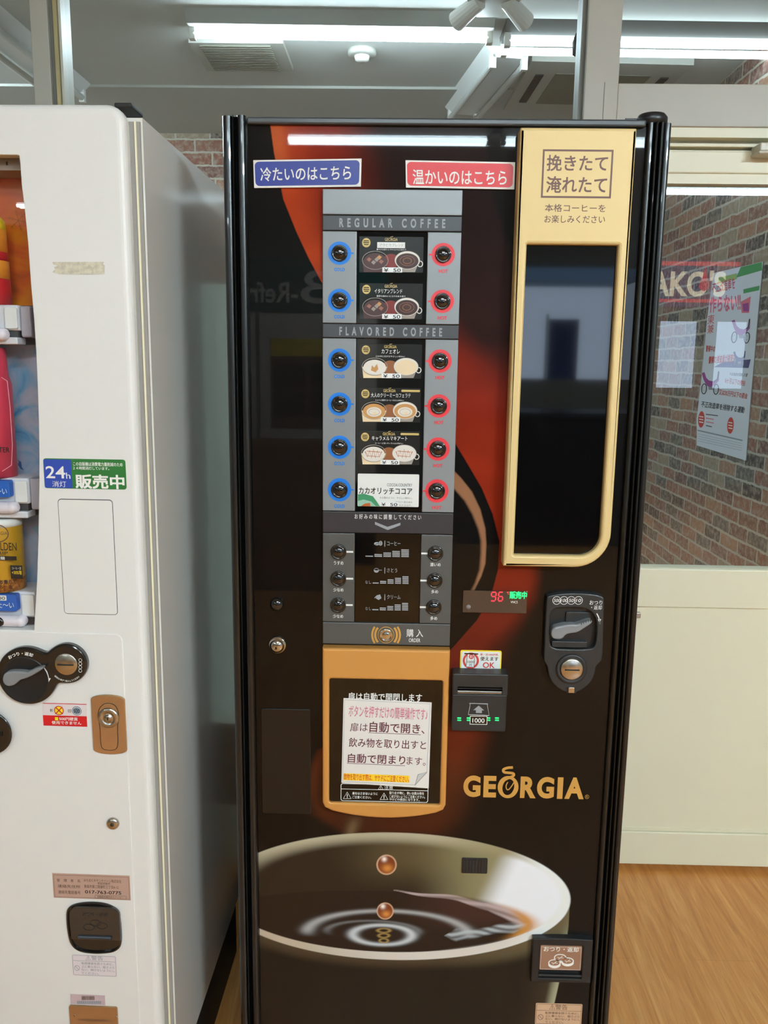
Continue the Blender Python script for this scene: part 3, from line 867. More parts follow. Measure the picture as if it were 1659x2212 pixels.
    w = w * (.45 + .55 * (np.sin((Y - cy_) * .42 + X * .05) * .5 + .5))
    C = mixc(C, SR((186, 166, 164)), w * .9)
    cy_ = np.interp(X, [975, 1010, 1060, 1110, 1140], [2024, 2014, 2012, 2003, 1994])
    hw = np.interp(X, [960, 985, 1010, 1060, 1110, 1140], [1, 14, 10, 9, 12, 3])
    w = (1 - sstep(.4, 1.2, np.abs(Y - cy_ + 3 * np.sin(X * .06)) / hw)) * (X > 960) * (X < 1142)
    w = w * (.25 + .75 * (np.sin((Y - cy_) * .5 - X * .11 + 2 * np.sin(X * .05)) * .5 + .5))
    C = mixc(C, SR((180, 188, 192)), w * .85 * (ri < .99))
    q = E(800, 1992, 356, 67)
    w = np.exp(-((q - .955) / .035) ** 2) * sstep(1090, 1130, X) * (1 - sstep(2010, 2030, Y)) * (ri < .99)
    C = mixc(C, SR((196, 132, 44)), w * .85)
    # falling drops
    for cx, cy, R in ((835, 1868, 22), (832, 1968, 18.5)):
        q = np.hypot(X - cx, Y - cy) / R
        w = 1 - sstep(.94, 1.03, q)
        dc = np.zeros(n + (3,)) + SR((120, 56, 28))
        dc = mixc(dc, SR((206, 132, 60)), np.exp(-(((X - cx - 2) / (R * .5)) ** 2 + ((Y - cy - R * .35) / (R * .38)) ** 2)))
        dc = mixc(dc, SR((236, 196, 160)), sstep(.78, .98, q) * .75)
        dc = mixc(dc, SR((250, 236, 226)), np.exp(-(((X - cx + 5) / 5) ** 2 + ((Y - cy + R * .55) / 5) ** 2)))
        C = mixc(C, dc, w)
    for k, yy in enumerate((2010, 2021, 2032)):
        q = np.sqrt(((X - 829) / (13 - k * 2)) ** 2 + ((Y - yy) / 4.2) ** 2)
        C = mixc(C, SR((170, 140, 80)), np.exp(-((q - 1) / .3) ** 2) * .8)
    return np.clip(C, 0, 1)

STEP = .0011
nx = int((R0 - L0) / STEP); nzz = int((PT - PB) / STEP)
gx = np.linspace(L0, R0, nx); gz = np.linspace(PB, PT, nzz)
GX, GZ = np.meshgrid(gx, gz)
Rn = np.array([[ROT[i][j] for j in range(3)] for i in range(3)])
Wp = np.stack([GX + BM.loc.x, np.full_like(GX, BM.loc.y), GZ], -1) - np.array(CAM)
Cc = Wp @ Rn
PXX = CX + FPX * Cc[..., 0] / -Cc[..., 2]; PYY = CY - FPX * Cc[..., 1] / -Cc[..., 2]
colr = artwork(PXX, PYY)
me = bpy.data.meshes.new('printed_panel')
co = np.stack([GX, np.zeros_like(GX), GZ], -1).reshape(-1, 3)
idx = np.arange(nx * nzz).reshape(nzz, nx)
quads = np.stack([idx[:-1, :-1], idx[:-1, 1:], idx[1:, 1:], idx[1:, :-1]], -1).reshape(-1, 4)
me.vertices.add(len(co)); me.vertices.foreach_set('co', co.ravel())
me.loops.add(quads.size); me.loops.foreach_set('vertex_index', quads.ravel().astype(np.int32))
me.polygons.add(len(quads)); me.polygons.foreach_set('loop_start', np.arange(0, quads.size, 4, dtype=np.int32))
me.update(calc_edges=True)
ca_ = me.color_attributes.new('print', 'FLOAT_COLOR', 'POINT')
ca_.data.foreach_set('color', np.concatenate([colr.reshape(-1, 3), np.ones((len(co), 1))], 1).ravel().astype(np.float32))
pm = mat('printed_acrylic', (20, 20, 20), .5, coat=.45, spec=.05)
at = pm.node_tree.nodes.new('ShaderNodeVertexColor'); at.layer_name = 'print'
pm.node_tree.links.new(at.outputs['Color'], pm.node_tree.nodes['Principled BSDF'].inputs['Base Color'])
pm.node_tree.nodes['Principled BSDF'].inputs['Coat Roughness'].default_value = .015
me.materials.append(pm)
panel = bpy.data.objects.new('printed_panel', me); link(panel, coffee)
panel['label'] = 'glossy black front sheet printed with a cup of coffee, two falling drops and a red swoosh'

# ---- selection column
OFF = .008
def vr(x0, y0, x1, y1, off=OFF): return BM.rect(x0, y0, x1, y1, off)
CL = BM.m(697, 900, OFF)[0]; CR = BM.m(985.5, 900, OFF)[0]
def zz(py, px=840, off=OFF): return BM.m(px, py, off)[1]
ys = dict(top=409, b1=465, b1e=499.5, b2=700, b2e=731.5, b3=1106, b3e=1153, b4=1346, end=1393)
Z = {k: zz(v) for k, v in ys.items()}
iL = BM.m(770, 600, OFF)[0]; iR = BM.m(922, 600, OFF)[0]
def piece(name, x0, z0, x1, z1, m_, off=OFF, b=.0012, label=None):
    s_ = MB(); s_.slab([rr(x0, z0, x1, z1, .001, 2)], 0, -off, m_, b); return s_.build(name, coffee, label)
g = .0006
piece('blank_panel', CL, Z['b1'] + g, CR, Z['top'], 'silver_panel')
hb1 = piece('header_band', CL, Z['b1e'] + g, CR, Z['b1'] - g, 'band_grey')
hb2 = piece('header_band', CL, Z['b2e'] + g, CR, Z['b2'] - g, 'band_grey')
hb3 = piece('header_band', CL, Z['b3e'] + g, CR, Z['b3'] - g, 'band_brown')
piece('button_strip', CL, Z['b2'] + g, iL, Z['b1e'] - g, 'silver_panel')
piece('button_strip', iR, Z['b2'] + g, CR, Z['b1e'] - g, 'silver_panel')
piece('button_strip', CL, Z['b3'] + g, iL, Z['b2e'] - g, 'silver_panel')
piece('button_strip', iR, Z['b3'] + g, CR, Z['b2e'] - g, 'silver_panel')
piece('button_strip', CL, Z['b4'] + g, iL, Z['b3e'] - g, 'grey_panel')
piece('button_strip', iR, Z['b4'] + g, CR, Z['b3e'] - g, 'grey_panel')
ob = piece('order_band', CL, Z['end'], CR, Z['b4'] - g, 'grey_panel')
DO = .005
for k, (a_, b_) in enumerate((('b2', 'b1e'), ('b3', 'b2e'), ('b4', 'b3e'))):
    piece('display_window', iL + g, Z[a_] + g, iR - g, Z[b_] - g, 'black_gloss', DO, .0003)
A = Art(BM, OFF); A.text('R  E  G  U  L  A  R     C  O  F  F  E  E', 733, 472, 962, 492, 'letter_silver', 1, .07); A.build('lettering', hb1)
A = Art(BM, OFF); A.text('F  L  A  V  O  R  E  D     C  O  F  F  E  E', 733, 707, 955, 726, 'letter_silver', 1, .07); A.build('lettering', hb2)
A = Art(BM, OFF); A.text('お 好 み の 味 に 調 整 し て く だ さ い', 766, 1111, 910, 1122, 'white_ink', 1, .015)
A.poly([(810, 1127), (837, 1138), (865, 1129), (865, 1134.5), (837.5, 1145), (810, 1133)], 'letter_silver', 1); A.build('lettering', hb3)
A = Art(BM, OFF); A.text('購 入', 878, 1359, 914, 1376, 'white_ink', 1, .01); A.text('ORDER', 883, 1379, 908, 1387, 'white_ink', 1, .02)
def arcs(A, cx, cy, R, w, a0, a1, m_):
    A.line([(cx + R * math.cos(math.radians(a)), cy + R * math.sin(math.radians(a))) for a in np.linspace(a0, a1, 12)], w, m_, 1)
for sg in (0, 180):
    arcs(A, 834, 1371.5, 23.5, 4.5, sg - 42, sg + 42, 'gold_letter'); arcs(A, 834, 1371.5, 30, 4.2, sg - 36, sg + 36, 'gold_letter')
A.build('lettering', ob)

def button(cx, cy, r, kind, ring=None, tick=None, text=None, off=OFF, tq=None):
    c_ = BM.m(cx, cy, off); q = BM.scale(cx, cy, off); R = r * (q[0] + q[1]) / 2
    s_ = MB()
    if kind == 'order':
        s_.lathe_y(c_[0], c_[1], [(R * 1.04, -off), (R, -off - .003), (R * .8, -off - .0045), (R * .72, -off - .003), (R * .5, -off - .0045), (R * .2, -off - .005)], 'chrome')
    else:
        s_.lathe_y(c_[0], c_[1], [(R, -off), (R, -off - .0022), (R * .93, -off - .0036), (R * .80, -off - .003), (R * .76, -off - .0026), (R * .70, -off - .0046), (R * .5, -off - .0062), (R * .25, -off - .0071), (R * .05, -off - .0073)], 'button_black')
    b_ = s_.build('button', coffee, 'black domed button' + (' with a blue ring' if ring == 'ring_blue' else ' with a red ring' if ring == 'ring_red' else ' framed by orange arcs' if kind == 'order' else ''))
    A = Art(BM, off)
    if ring:
        A.ring(cx, cy, r * 1.42, r * 1.42, r * .44, ring, 0)
        if tick: A.rect(min(tick, cx + (r * 1.4 if tick > cx else -r * 1.4)), cy - 1.8, max(tick, cx + (r * 1.4 if tick > cx else -r * 1.4)), cy + 1.8, ring, 0)
    elif kind == 'order': A.ring(cx, cy, 18, 18, 1.6, 'gold_letter', 0)
    elif tick: A.rect(min(tick, cx + (r if tick > cx else -r)), cy - 1.9, max(tick, cx + (r if tick > cx else -r)), cy + 1.9, 'white_ink', 0)
    if A.v: A.build('ring' if ring or kind == 'order' else 'pointer_mark', b_)
    if text:
        A = Art(BM, off); A.text(text[0], *text[1:5], text[5], 1, .08 if text[0].isascii() else .02); A.build('lettering', b_)
for cy in (547, 649, 778, 873, 966, 1058):
    button(733.5, cy, 17.8, 'sel', 'ring_blue', 764, ('COLD', 722, cy + 31.5, 745, cy + 39, 'ring_blue'))
for cx, cy in ((957.5, 550), (955.5, 651), (950.5, 780), (948, 877), (946, 970), (943.5, 1060.5)):
    button(cx, cy, 17.8, 'sel', 'ring_red', cx - 31, ('HOT', cx - 10, cy + 32, cx + 10, cy + 39.5, 'ring_red'))
for (cx, cy, tk, s_, w) in ((731.5, 1192, 763, 'うすめ', 21), (731, 1250, 763, '少なめ', 22), (730.5, 1307, 762, '少なめ', 22), (940.5, 1195.5, 910, '濃いめ', 23), (939, 1254, 908, '多め', 15), (937, 1311.5, 907, '多め', 15)):
    button(cx, cy, 16.8, 'adj', None, tk, (s_, cx - w / 2, cy + 20, cx + w / 2, cy + 28, 'white_ink'))
button(834, 1371.5, 14.5, 'order')

# strength scales in the lower display
A = Art(BM, DO)
def scale_row(x0, y, w, gap, icon, word, wx):
    for k in range(5):
        for j in range(k + 1):
            yy = y - j * 3.5 + k * .15
            A.rect(x0 + k * gap, yy - 1.3, x0 + k * gap + w, yy + 1.1, 'letter_silver', 0)
    A.rect(830.5, y - 33.5, 832, y - 20.5, 'letter_silver', 0)
    A.text(word, 836, y - 32, wx, y - 23, 'letter_silver', 0, .01)
scale_row(789.5, 1201.5, 16.5, 19.3, 0, 'コーヒー', 865)
scale_row(805, 1259.5, 13, 16.1, 1, 'さとう', 858)
scale_row(804.5, 1317, 13, 16, 2, 'クリーム', 865)
for yy in (1254, 1311): A.text('なし', 789, yy, 802, yy + 7, 'letter_silver', 0)
A.ell(814, 1174.5, 6, 3.6, 'letter_silver', 0); A.ell(822, 1173.5, 4, 5.2, 'letter_silver', 0); A.line([(810, 1177), (814, 1174.5), (818, 1173)], .8, 'black_gloss', 1); A.line([(821, 1169), (823, 1173), (822, 1178)], .8, 'black_gloss', 1)
A.ell(813, 1232, 5.6, 5, 'letter_silver', 0); A.ell(813, 1230, 4.4, 1.8, 'black_gloss', 1); A.line([(818, 1231.5), (825, 1231.5)], 1.2, 'letter_silver', 0)
A.poly([(813, 1286), (821, 1284), (824, 1292), (818, 1296), (812, 1293)], 'letter_silver', 0); A.line([(813, 1288), (809, 1292)], 2, 'letter_silver', 0)
A.build('strength_scale', coffee)

# menu cards
mat('card_black', (16, 14, 13), .25, coat=.6); mat('card_gold', (196, 170, 104), .4); mat('card_white', (226, 226, 222), .4)
mat('cup_white', (222, 216, 206), .4); mat('cup_edge', (150, 140, 130), .4); mat('coffee_ink', (58, 28, 18), .4); mat('milk_ink', (228, 206, 168), .4)
mat('latte_ink', (196, 142, 82), .4); mat('caramel_ink', (176, 92, 40), .4); mat('glow_red', (120, 30, 22), .4); mat('glow_orange', (140, 84, 44), .4)
mat('ice_ink', (150, 96, 80), .4); mat('leaf_green', (60, 140, 96), .4); mat('leaf_pale', (150, 190, 170), .4); mat('ice_dark', (70, 40, 40), .4)
def card(x0, y0, x1, y1, kind, title, tx0, tx1, sub, label):
    OC = DO + .0012
    a_ = BM.rect(x0, y0, x1, y1, OC)
    s_ = MB(); s_.slab([rr(*a_, .0015, 3)], -DO, -OC, 'card_white' if kind == 'cocoa' else 'card_black', .0003)
    c_ = s_.build('menu_card', coffee, label)
    A = Art(BM, OC); W = x1 - x0; H = y1 - y0
    def pt(u, v): return (x0 + u * W, y0 + v * H)
    if kind == 'cocoa':
        A.text('COCOA COUNTRY', *pt(.48, .29), *pt(.89, .38), 'ink_dark', 1)
        A.text('カカオリッチココア', *pt(.02, .42), *pt(.89, .62), 'card_black', 1, .02)
        A.poly([pt(.005, .62), pt(.1, .60), pt(.25, .68), pt(.32, .86), pt(.36, .985), pt(.005, .985)], 'leaf_green', 0)
        A.poly([pt(.005, .82), pt(.1, .78), pt(.22, .84), pt(.3, .985), pt(.005, .985)], 'leaf_pale', 1)
        A.poly([pt(.05, .985), pt(.12, .9), pt(.2, .88), pt(.21, .985)], 'caramel_ink', 2)
        A.text('そよ風のように、やさしい味わい。', *pt(.36, .70), *pt(.89, .76), 'ink_dark', 1)
        A.text('カロリー控えめの', *pt(.62, .83), *pt(.89, .89), 'ink_dark', 1)
        A.text('ミルクココア。', *pt(.64, .93), *pt(.88, .98), 'ink_dark', 1)
    else:
        gl = 'glow_red' if kind in ('black', 'black2') else 'glow_orange'
        A.ell(x0 + W * .5, y0 + H * .68, W * .13, H * .2, gl, 0)
        A.ell(x0 + W * .11, y0 + H * .17, W * .066, H * .13, 'card_gold', 1)
        for k, w in ((-.05, .04), (0, .045), (.05, .035)): A.rect(x0 + W * (.11 - w), y0 + H * (.17 + k) - .8, x0 + W * (.11 + w), y0 + H * (.17 + k) + .9, 'card_black', 2)
        A.text('GEORGIA', *pt(.40, .04), *pt(.60, .125), 'card_gold', 1, .02)
        A.line([pt(.485, .03), pt(.50, .0), pt(.515, .015), pt(.525, -.01)], 1, 'card_gold', 1)
        if kind == 'black':
            A.rect(*pt(.28, .16), *pt(.715, .32), 'card_white', 2); A.text(title, *pt(.32, .19), *pt(.69, .28), 'ink_grey', 3)
        else: A.text(title, *pt(tx0, .15), *pt(tx1, .28), 'white_ink', 1)
        A.text(sub, *pt(.27, .335), *pt(.73, .385), 'white_ink', 1)
        if kind in ('latte', 'caramel'): A.rect(*pt(.69, .055), *pt(.99, .12), 'card_gold', 1, 1.5)
        # iced glass on the left, mug on the right
        gx, gy = x0 + W * .25, y0 + H * .66; hx, hy = x0 + W * .75, y0 + H * .66
        A.poly([(gx - W * .2, gy), (gx - W * .18, y1 - 1), (gx + W * .12, y1 - 1), (gx + W * .2, gy)], {'black': 'ice_dark', 'black2': 'ice_dark', 'aulait': 'milk_ink', 'latte': 'milk_ink', 'caramel': 'milk_ink'}[kind], 1)
        A.ring(gx, gy, W * .205, H * .26, 1.2, 'cup_edge', 4)
        A.poly([(hx - W * .19, hy), (hx - W * .12, y1 - 1), (hx + W * .12, y1 - 1), (hx + W * .19, hy)], 'cup_edge', 1)
        A.ring(hx + W * .2, hy + H * .1, W * .045, H * .09, 1.8, 'cup_white', 1)
        A.ell(hx, hy, W * .2, H * .26, 'cup_white', 2); A.ring(hx, hy, W * .2, H * .26, .9, 'cup_edge', 3)
        top = {'black': 'coffee_ink', 'black2': 'coffee_ink', 'aulait': 'milk_ink', 'latte': 'latte_ink', 'caramel': 'cup_white'}[kind]
        A.ell(hx, hy + H * .02, W * .175, H * .215, top, 4); A.ell(gx, gy + H * .02, W * .18, H * .22, 'ice_dark' if 'black' in kind else ('cup_white' if kind != 'latte' else 'latte_ink'), 3)
        if 'black' in kind:
            for i, (u, v) in enumerate(((-.1, -.02), (-.03, .06), (.06, -.08), (.09, .04), (.02, -.02))):
                A.poly([(gx + W * u - 5, gy + H * v), (gx + W * u, gy + H * v - 5), (gx + W * u + 6, gy + H * v - 1), (gx + W * u + 1, gy + H * v + 5)], ('ice_ink', 'cup_edge', 'latte_ink')[i % 3], 5)
            A.ring(hx, hy + 1, W * .07, H * .09, 1.6, 'glow_orange', 5); A.ring(hx, hy + 1, W * .12, H * .14, .8, 'ice_ink', 5)
        if kind == 'aulait':
            A.poly([(gx - 8, gy + 8), (gx - 6, gy - 3), (gx - 1, gy + 2), (gx + 5, gy - 6), (gx + 8, gy + 5), (gx + 2, gy + 12)], 'latte_ink', 5)
        if kind == 'latte':
            for cx_ in (gx, hx):
                A.ell(cx_, gy + 3, W * .12, H * .14, 'cup_white', 5); A.ring(cx_, gy + 3, W * .09, H * .10, .9, 'latte_ink', 6); A.ell(cx_ + 2, gy + 6, 4, 3, 'milk_ink', 7)
        if kind == 'caramel':
            for cx_ in (gx, hx):
                A.line([(cx_ - 18 + 4.4 * k, gy + (11 if k % 2 else -9) + 1.2 * abs(k - 4) * (-1 if k % 2 else 1)) for k in range(9)], 1.9, 'caramel_ink', 5)
                A.line([(cx_ - 15, gy - 5), (cx_ + 14, gy - 3)], 1.2, 'caramel_ink', 6); A.line([(cx_ - 15, gy + 5), (cx_ + 12, gy + 7)], 1.0, 'caramel_ink', 6)
    A.build('printed_design', c_)
    A = Art(BM, OC + .0012); px0 = x0 + W * .36
    A.rect(px0, y1 - H * .145, px0 + W * .31, y1 - .6, 'paper_tag', 0); A.text('¥  50', px0 + 3.5, y1 - H * .145 + 2, px0 + W * .31 - 3, y1 - 1.4, 'card_black', 1, .01)
    A.build('price_tag', c_)
mat('paper_tag', (232, 232, 230), .5)
card(776, 511, 914.5, 589, 'black', 'アラビカブレンド', 0, 0, '華やかな香りとやわらかな口当たり', 'menu card with dark red glow and a white name strip')
card(776.5, 612, 912.5, 689.5, 'black2', 'イタリアンブレンド', .24, .68, '濃厚な味わいとコクのある香り', 'menu card with black iced coffee and black mug coffee')
card(775.5, 743, 911, 817.5, 'aulait', 'カフェオレ', .36, .65, '口の中に広がるやさしい味わい', 'menu card with milky iced and hot coffee')
card(774.5, 838, 908.5, 912, 'latte', '大人のクリーミーカフェラテ', .2, .84, 'ミルクと深煎りコーヒーの大人の味わい', 'menu card with foamed latte cups')
card(774, 931.5, 906.5, 1004, 'caramel', 'キャラメルマキアート', .22, .80, 'コーヒーと甘いキャラメルの味わい', 'menu card with caramel striped cups')
card(772.5, 1024, 905, 1094.5, 'cocoa', '', 0, 0, '', 'white menu card with green and cocoa writing')

# ---- delivery door (gold)
GO = .020
x0g, x1g = BM.m(696.5, 1560, GO)[0], BM.m(968, 1560, GO)[0]
zt, zb, zc_ = BM.m(832, 1403, GO)[1], BM.m(832, 1751, GO)[1], BM.m(832, 1768, GO)[1]
outl = [(x1g, zt), (x0g, zt)]
ng = 16
bot = [(x0g, zb + .012), (x0g + .004, zb + .003)]
for k in range(1, ng):
    u = k / ng; bot.append((x0g + .004 + (x1g - x0g - .008) * u, zb + (zc_ - zb) * (1 - (2 * u - 1) ** 2) - .0))
bot += [(x1g - .004, zb + .003), (x1g, zb + .012)]
wi = BM.rect(711, 1469, 953.5, 1737, GO)
m = MB(); m.slab([outl + bot, rr(*wi, .004, 3)], 0, -GO, 'gold_orange', .004, seg=3)
dd_ = m.build('delivery_door', coffee, 'orange gold cup delivery door frame')
m = MB(); m.box(wi[0] - .001, -GO + .006, wi[1] - .001, wi[2] + .001, 0, wi[3] + .001, 'black_gloss'); m.build('dark_window', dd_)
WO = GO - .006
A = Art(BM, WO)
A.text('扉は自動で開閉します', 752, 1497, 912, 1515, 'white_ink', 0, .02)
A.frame(736, 1694, 925, 1732, 1.3, 'white_ink', 0, 5); A.rect(736, 1705.5, 925, 1706.6, 'white_ink', 0)
A.text('注意', 830, 1696, 849, 1705, 'white_ink', 0)
def warn(A, cx, cy, r, m_, lay=1, mark='!'):
    A.line([(cx, cy - r), (cx + r * 1.05, cy + r * .75), (cx - r * 1.05, cy + r * .75)], max(1.1, r * .18), m_, lay, True)
    A.rect(cx - r * .1, cy - r * .45, cx + r * .1, cy + r * .3, m_, lay); A.rect(cx - r * .1, cy + r * .42, cx + r * .1, cy + r * .58, m_, lay)
warn(A, 822.5, 1701, 5, 'white_ink', 0); warn(A, 750, 1719, 8, 'white_ink', 0); warn(A, 829.5, 1721, 8, 'white_ink', 0)
A.text('扉をはさまないように', 761, 1711, 816, 1717, 'white_ink', 0, .02); A.text('ご注意ください。', 761, 1719, 802, 1725, 'white_ink', 0, .02)
A.text('取り出す時に、熱いお飲み物を', 841, 1710, 916, 1716.5, 'white_ink', 0, .02); A.text('こぼさないようにご注意ください。', 841, 1717.5, 918, 1724, 'white_ink', 0, .02); A.text('やけどの原因になります。', 841, 1724.5, 906, 1730, 'white_ink', 0, .02)
A.build('lettering', dd_)

# ---- paper notice taped over the delivery window
mat('paper_warm', (226, 221, 214), .65); mat('ink_wine', (96, 38, 44), .6); mat('ink_rose', (206, 120, 138), .6); mat('marker_yellow', (250, 208, 40), .6); mat('ink_scarlet', (214, 74, 30), .6); mat('curl_grey', (196, 196, 192), .6)
NM = Mapper(BM.loc, 0.0)
notice = thing('paper_notice', 'white paper notice with maroon Japanese writing on the dark delivery window', 'notice', BM.loc)
NO = WO + .0012
A = Art(BM, NO)
sheet = A.P([(742, 1508), (932.5, 1517.5), (926, 1703), (737.5, 1691)])
m = MB(); m.slab([sheet], -WO - .0006, -NO, 'paper_warm'); m.build('paper_sheet', notice)
A.line([(744.5, 1511.5), (929, 1520.5), (922, 1668), (897, 1695.5), (740, 1688)], .8, 'ink_grey', 0, True)
A.poly([(922.5, 1667.5), (903, 1673), (896.5, 1695.5)], 'curl_grey', 1); A.line([(922.5, 1667.5), (903, 1673), (896.5, 1695.5)], .8, 'ink_dark', 2, True)
A.text('ボタンを押すだけの簡単操作です♪', 0, 0, 0, 0, 'ink_rose', 1, .015, q=((754, 1523), (924, 1530), (923, 1556), (753, 1548)))
A.text('扉は', 0, 0, 0, 0, 'ink_wine', 1, 0, q=((757, 1561), (795, 1562), (794, 1580), (756, 1580)))
A.text('自動で開き', 0, 0, 0, 0, 'ink_wine', 1, .02, q=((799, 1558), (908, 1564), (907, 1585), (798, 1581)))
A.text('、', 910, 1578, 917, 1585, 'ink_wine', 1)
A.text('飲み物を取り出すと', 0, 0, 0, 0, 'ink_wine', 1, .01, q=((754, 1593), (921, 1600), (920, 1619), (753, 1613)))
A.text('自動で閉まり', 0, 0, 0, 0, 'ink_wine', 1, .02, q=((752, 1627), (876, 1632), (875, 1652), (751, 1647)))
A.text('ます。', 0, 0, 0, 0, 'ink_wine', 1, .0, q=((879, 1634), (920, 1637), (919, 1654), (878, 1651)))
A.line([(796, 1582.5), (909, 1587)], 1, 'ink_wine', 1); A.line([(749.5, 1648.5), (875, 1654)], 1, 'ink_wine', 1)
A.poly([(742.5, 1670), (884.5, 1675.5), (884, 1690.5), (742, 1685)], 'marker_yellow', 1)
A.text('飲物を取り出す際は、ヤケドにご注意ください。', 0, 0, 0, 0, 'ink_scarlet', 2, .02, q=((743, 1670), (884, 1676), (883.5, 1690), (742.5, 1684)))
A.build('lettering', notice)

# ---- gold picture frame at the upper right
FO = .030
fx0 = BM.m(1105.5, 620, .0)[0]; fx1 = BM.m(1355, 620, FO)[0]
fz1 = BM.m(1250, 275, FO)[1]; fz0 = BM.m(1170, 1225, FO)[1]
sc = BM.scale(1200, 1100, FO)[0]
wx0 = BM.m(1134, 640, FO)[0]; wx1 = BM.m(1330, 640, FO)[0]; wz1 = BM.m(1237, 528, FO)[1]; wz0 = BM.m(1180, 1200, FO)[1]
m = MB(); m.slab([rr(fx0, fz0, fx1, fz1, (.002, 78 * sc, .002, .002), 12), rr(wx0, wz0, wx1, wz1, (.0015, 46 * sc, .0015, .0015), 12)], 0, -FO, 'gold', .005, seg=3)
fr = m.build('gold_frame', coffee, 'pale gold frame round a tall dark glass window')
m = MB(); m.box(wx0 - .001, -FO + .012, wz0 - .001, wx1 + .001, -.001, wz1 + .001, 'black_gloss'); m.build('dark_window', fr)
A = Art(BM, FO)
A.frame(1170.5, 323, 1322.5, 428, 4, 'brown_ink', 0, 0)
A.text('挽きたて', 1181, 335, 1313, 370, 'brown_ink', 0, .025); A.text('淹れたて', 1180, 381, 1311, 417, 'brown_ink', 0, .025)
A.text('本格コーヒーを', 1177, 441, 1308, 458, 'brown_ink', 0, .01); A.text('お楽しみください', 1176, 465, 1307, 482, 'brown_ink', 0, .01)
A.build('lettering', fr)

# ---- small display
DOF = .003
a_ = BM.rect(1000, 1276.5, 1138, 1324, DOF)
m = MB(); m.slab([rr(*a_, .0006, 2)], 0, -DOF, 'amber_clear', .0003); ds = m.build('digital_display', coffee)
A = Art(BM, DOF)
def seg7(A, x, y, w, h, code, m_):
    t = 2.2; S = {'a': [(x + 1, y), (x + w - 1, y)], 'g': [(x + .5, y + h / 2), (x + w - 1.5, y + h / 2)], 'd': [(x - 1, y + h), (x + w - 3, y + h)],
                  'f': [(x, y + 1.5), (x - .6, y + h / 2 - 1.5)], 'b': [(x + w, y + 1.5), (x + w - .6, y + h / 2 - 1.5)], 'e': [(x - .8, y + h / 2 + 1.5), (x - 1.6, y + h - 1.5)], 'c': [(x + w - 1, y + h / 2 + 1.5), (x + w - 1.8, y + h - 1.5)]}
    for k in code: A.line(S[k], t, m_, 0)
seg7(A, 1062, 1279, 10, 19, 'abcdfg', 'led_red'); seg7(A, 1077.5, 1279, 9.5, 19, 'acdefg', 'led_red')
A.text('℃', 1095, 1278.5, 1099.5, 1284, 'led_red', 0); A.text('販売中', 1101, 1277.5, 1138, 1293.5, 'led_green', 0, .05); A.text('VNCS', 1103, 1298, 1118, 1303, 'white_ink', 0)
A.build('lit_digits', ds)
m = MB(); c_ = BM.m(1012, 1311, DOF); m.lathe_y(c_[0], c_[1], [(.004, -DOF), (.004, -DOF - .0008)], mat('sensor_grey', (130, 122, 120), .5), 18); m.build('sensor', ds)

# ---- coin unit
CO = .014
def outline_px(pts, off, it=2): return smooth([BM.m(x, y, off) for x, y in pts], it)
body = outline_px([(1181, 1292), (1184, 1288), (1205, 1283), (1245, 1281), (1285, 1284), (1302, 1289), (1306, 1294), (1304, 1350), (1302, 1424), (1296, 1432), (1287, 1440), (1286, 1452), (1279, 1472), (1262, 1488), (1246, 1496), (1222, 1496), (1206, 1488), (1190, 1472), (1184, 1452), (1183, 1440), (1176, 1430), (1175, 1420), (1178, 1350)], CO)
rec = outline_px([(1190, 1314), (1230, 1312), (1262, 1313), (1280, 1322), (1290, 1342), (1290, 1372), (1286, 1396), (1276, 1403), (1220, 1403), (1196, 1401), (1187, 1392), (1187, 1350)], CO)
m = MB(); m.slab([body, rec], 0, -CO, 'charcoal', .002, seg=2)
cu = m.build('coin_unit', coffee, 'dark grey coin unit with return lever and round coin slot')
m = MB(); m.flat([rec], -.0015, 'black_satin')
a_ = BM.rect(1222, 1322, 1276, 1345, .004); m.slab([rr(*a_, .002, 2)], -.0015, -.005, 'charcoal', .001)
a_ = BM.rect(1192, 1386, 1268, 1399, .010); m.slab([rr(*a_, .001, 2)], -.0015, -.010, 'charcoal', .001); m.build('lever_recess', cu)
A = Art(BM, CO)
for k, s_ in enumerate(('500', '100', '50', '10')):
    cx_ = 1202.5 + 15.7 * k; A.ring(cx_, 1297, 9, 9, 1, 'white_ink', 0); A.text(s_, cx_ - (7 if k < 2 else 5.5), 1293.5, cx_ + (7 if k < 2 else 5), 1300.5, 'white_ink', 0, .015, shear=.12)
A.text('おつり', 1273.5, 1297, 1301, 1306.5, 'white_ink', 0, .01); A.text('・返却', 1277, 1307.5, 1300, 1317, 'white_ink', 0, .01)
A.line([(1289, 1325), (1293, 1333), (1295.5, 1341), (1296, 1346)], 2.2, 'white_ink', 0); A.poly([(1291.5, 1338), (1298.5, 1337), (1296, 1348)], 'white_ink', 0)
A.build('lettering', cu)
LV = .020
lev = outline_px([(1190, 1369), (1194, 1358), (1204, 1354), (1228, 1349), (1240, 1349), (1246, 1350), (1277, 1338), (1281, 1346), (1262, 1358), (1248, 1367), (1230, 1369), (1222, 1372), (1215, 1381), (1203, 1382), (1193, 1379)], LV)
m = MB(); m.slab([lev], -.0018, -LV, 'lever_grey', .003, seg=2)
for k in range(5):
    x_ = 1256 + k * 5; p = BM.m(x_, 1347 - k * 1.8, LV); m.box(p[0] - .0005, -LV - .0009, p[1] - .0022, p[0] + .0005, -LV + .0005, p[1] + .0022, 'charcoal')
m.build('return_lever', cu)
c_ = BM.m(1234.5, 1444.5, CO); q = BM.scale(1234, 1444, CO)[0]
m = MB(); m.lathe_y(c_[0], c_[1], [(34 * q, -CO), (33 * q, -CO - .003), (29 * q, -CO - .004), (25 * q, -CO - .0015)], 'charcoal', 40)
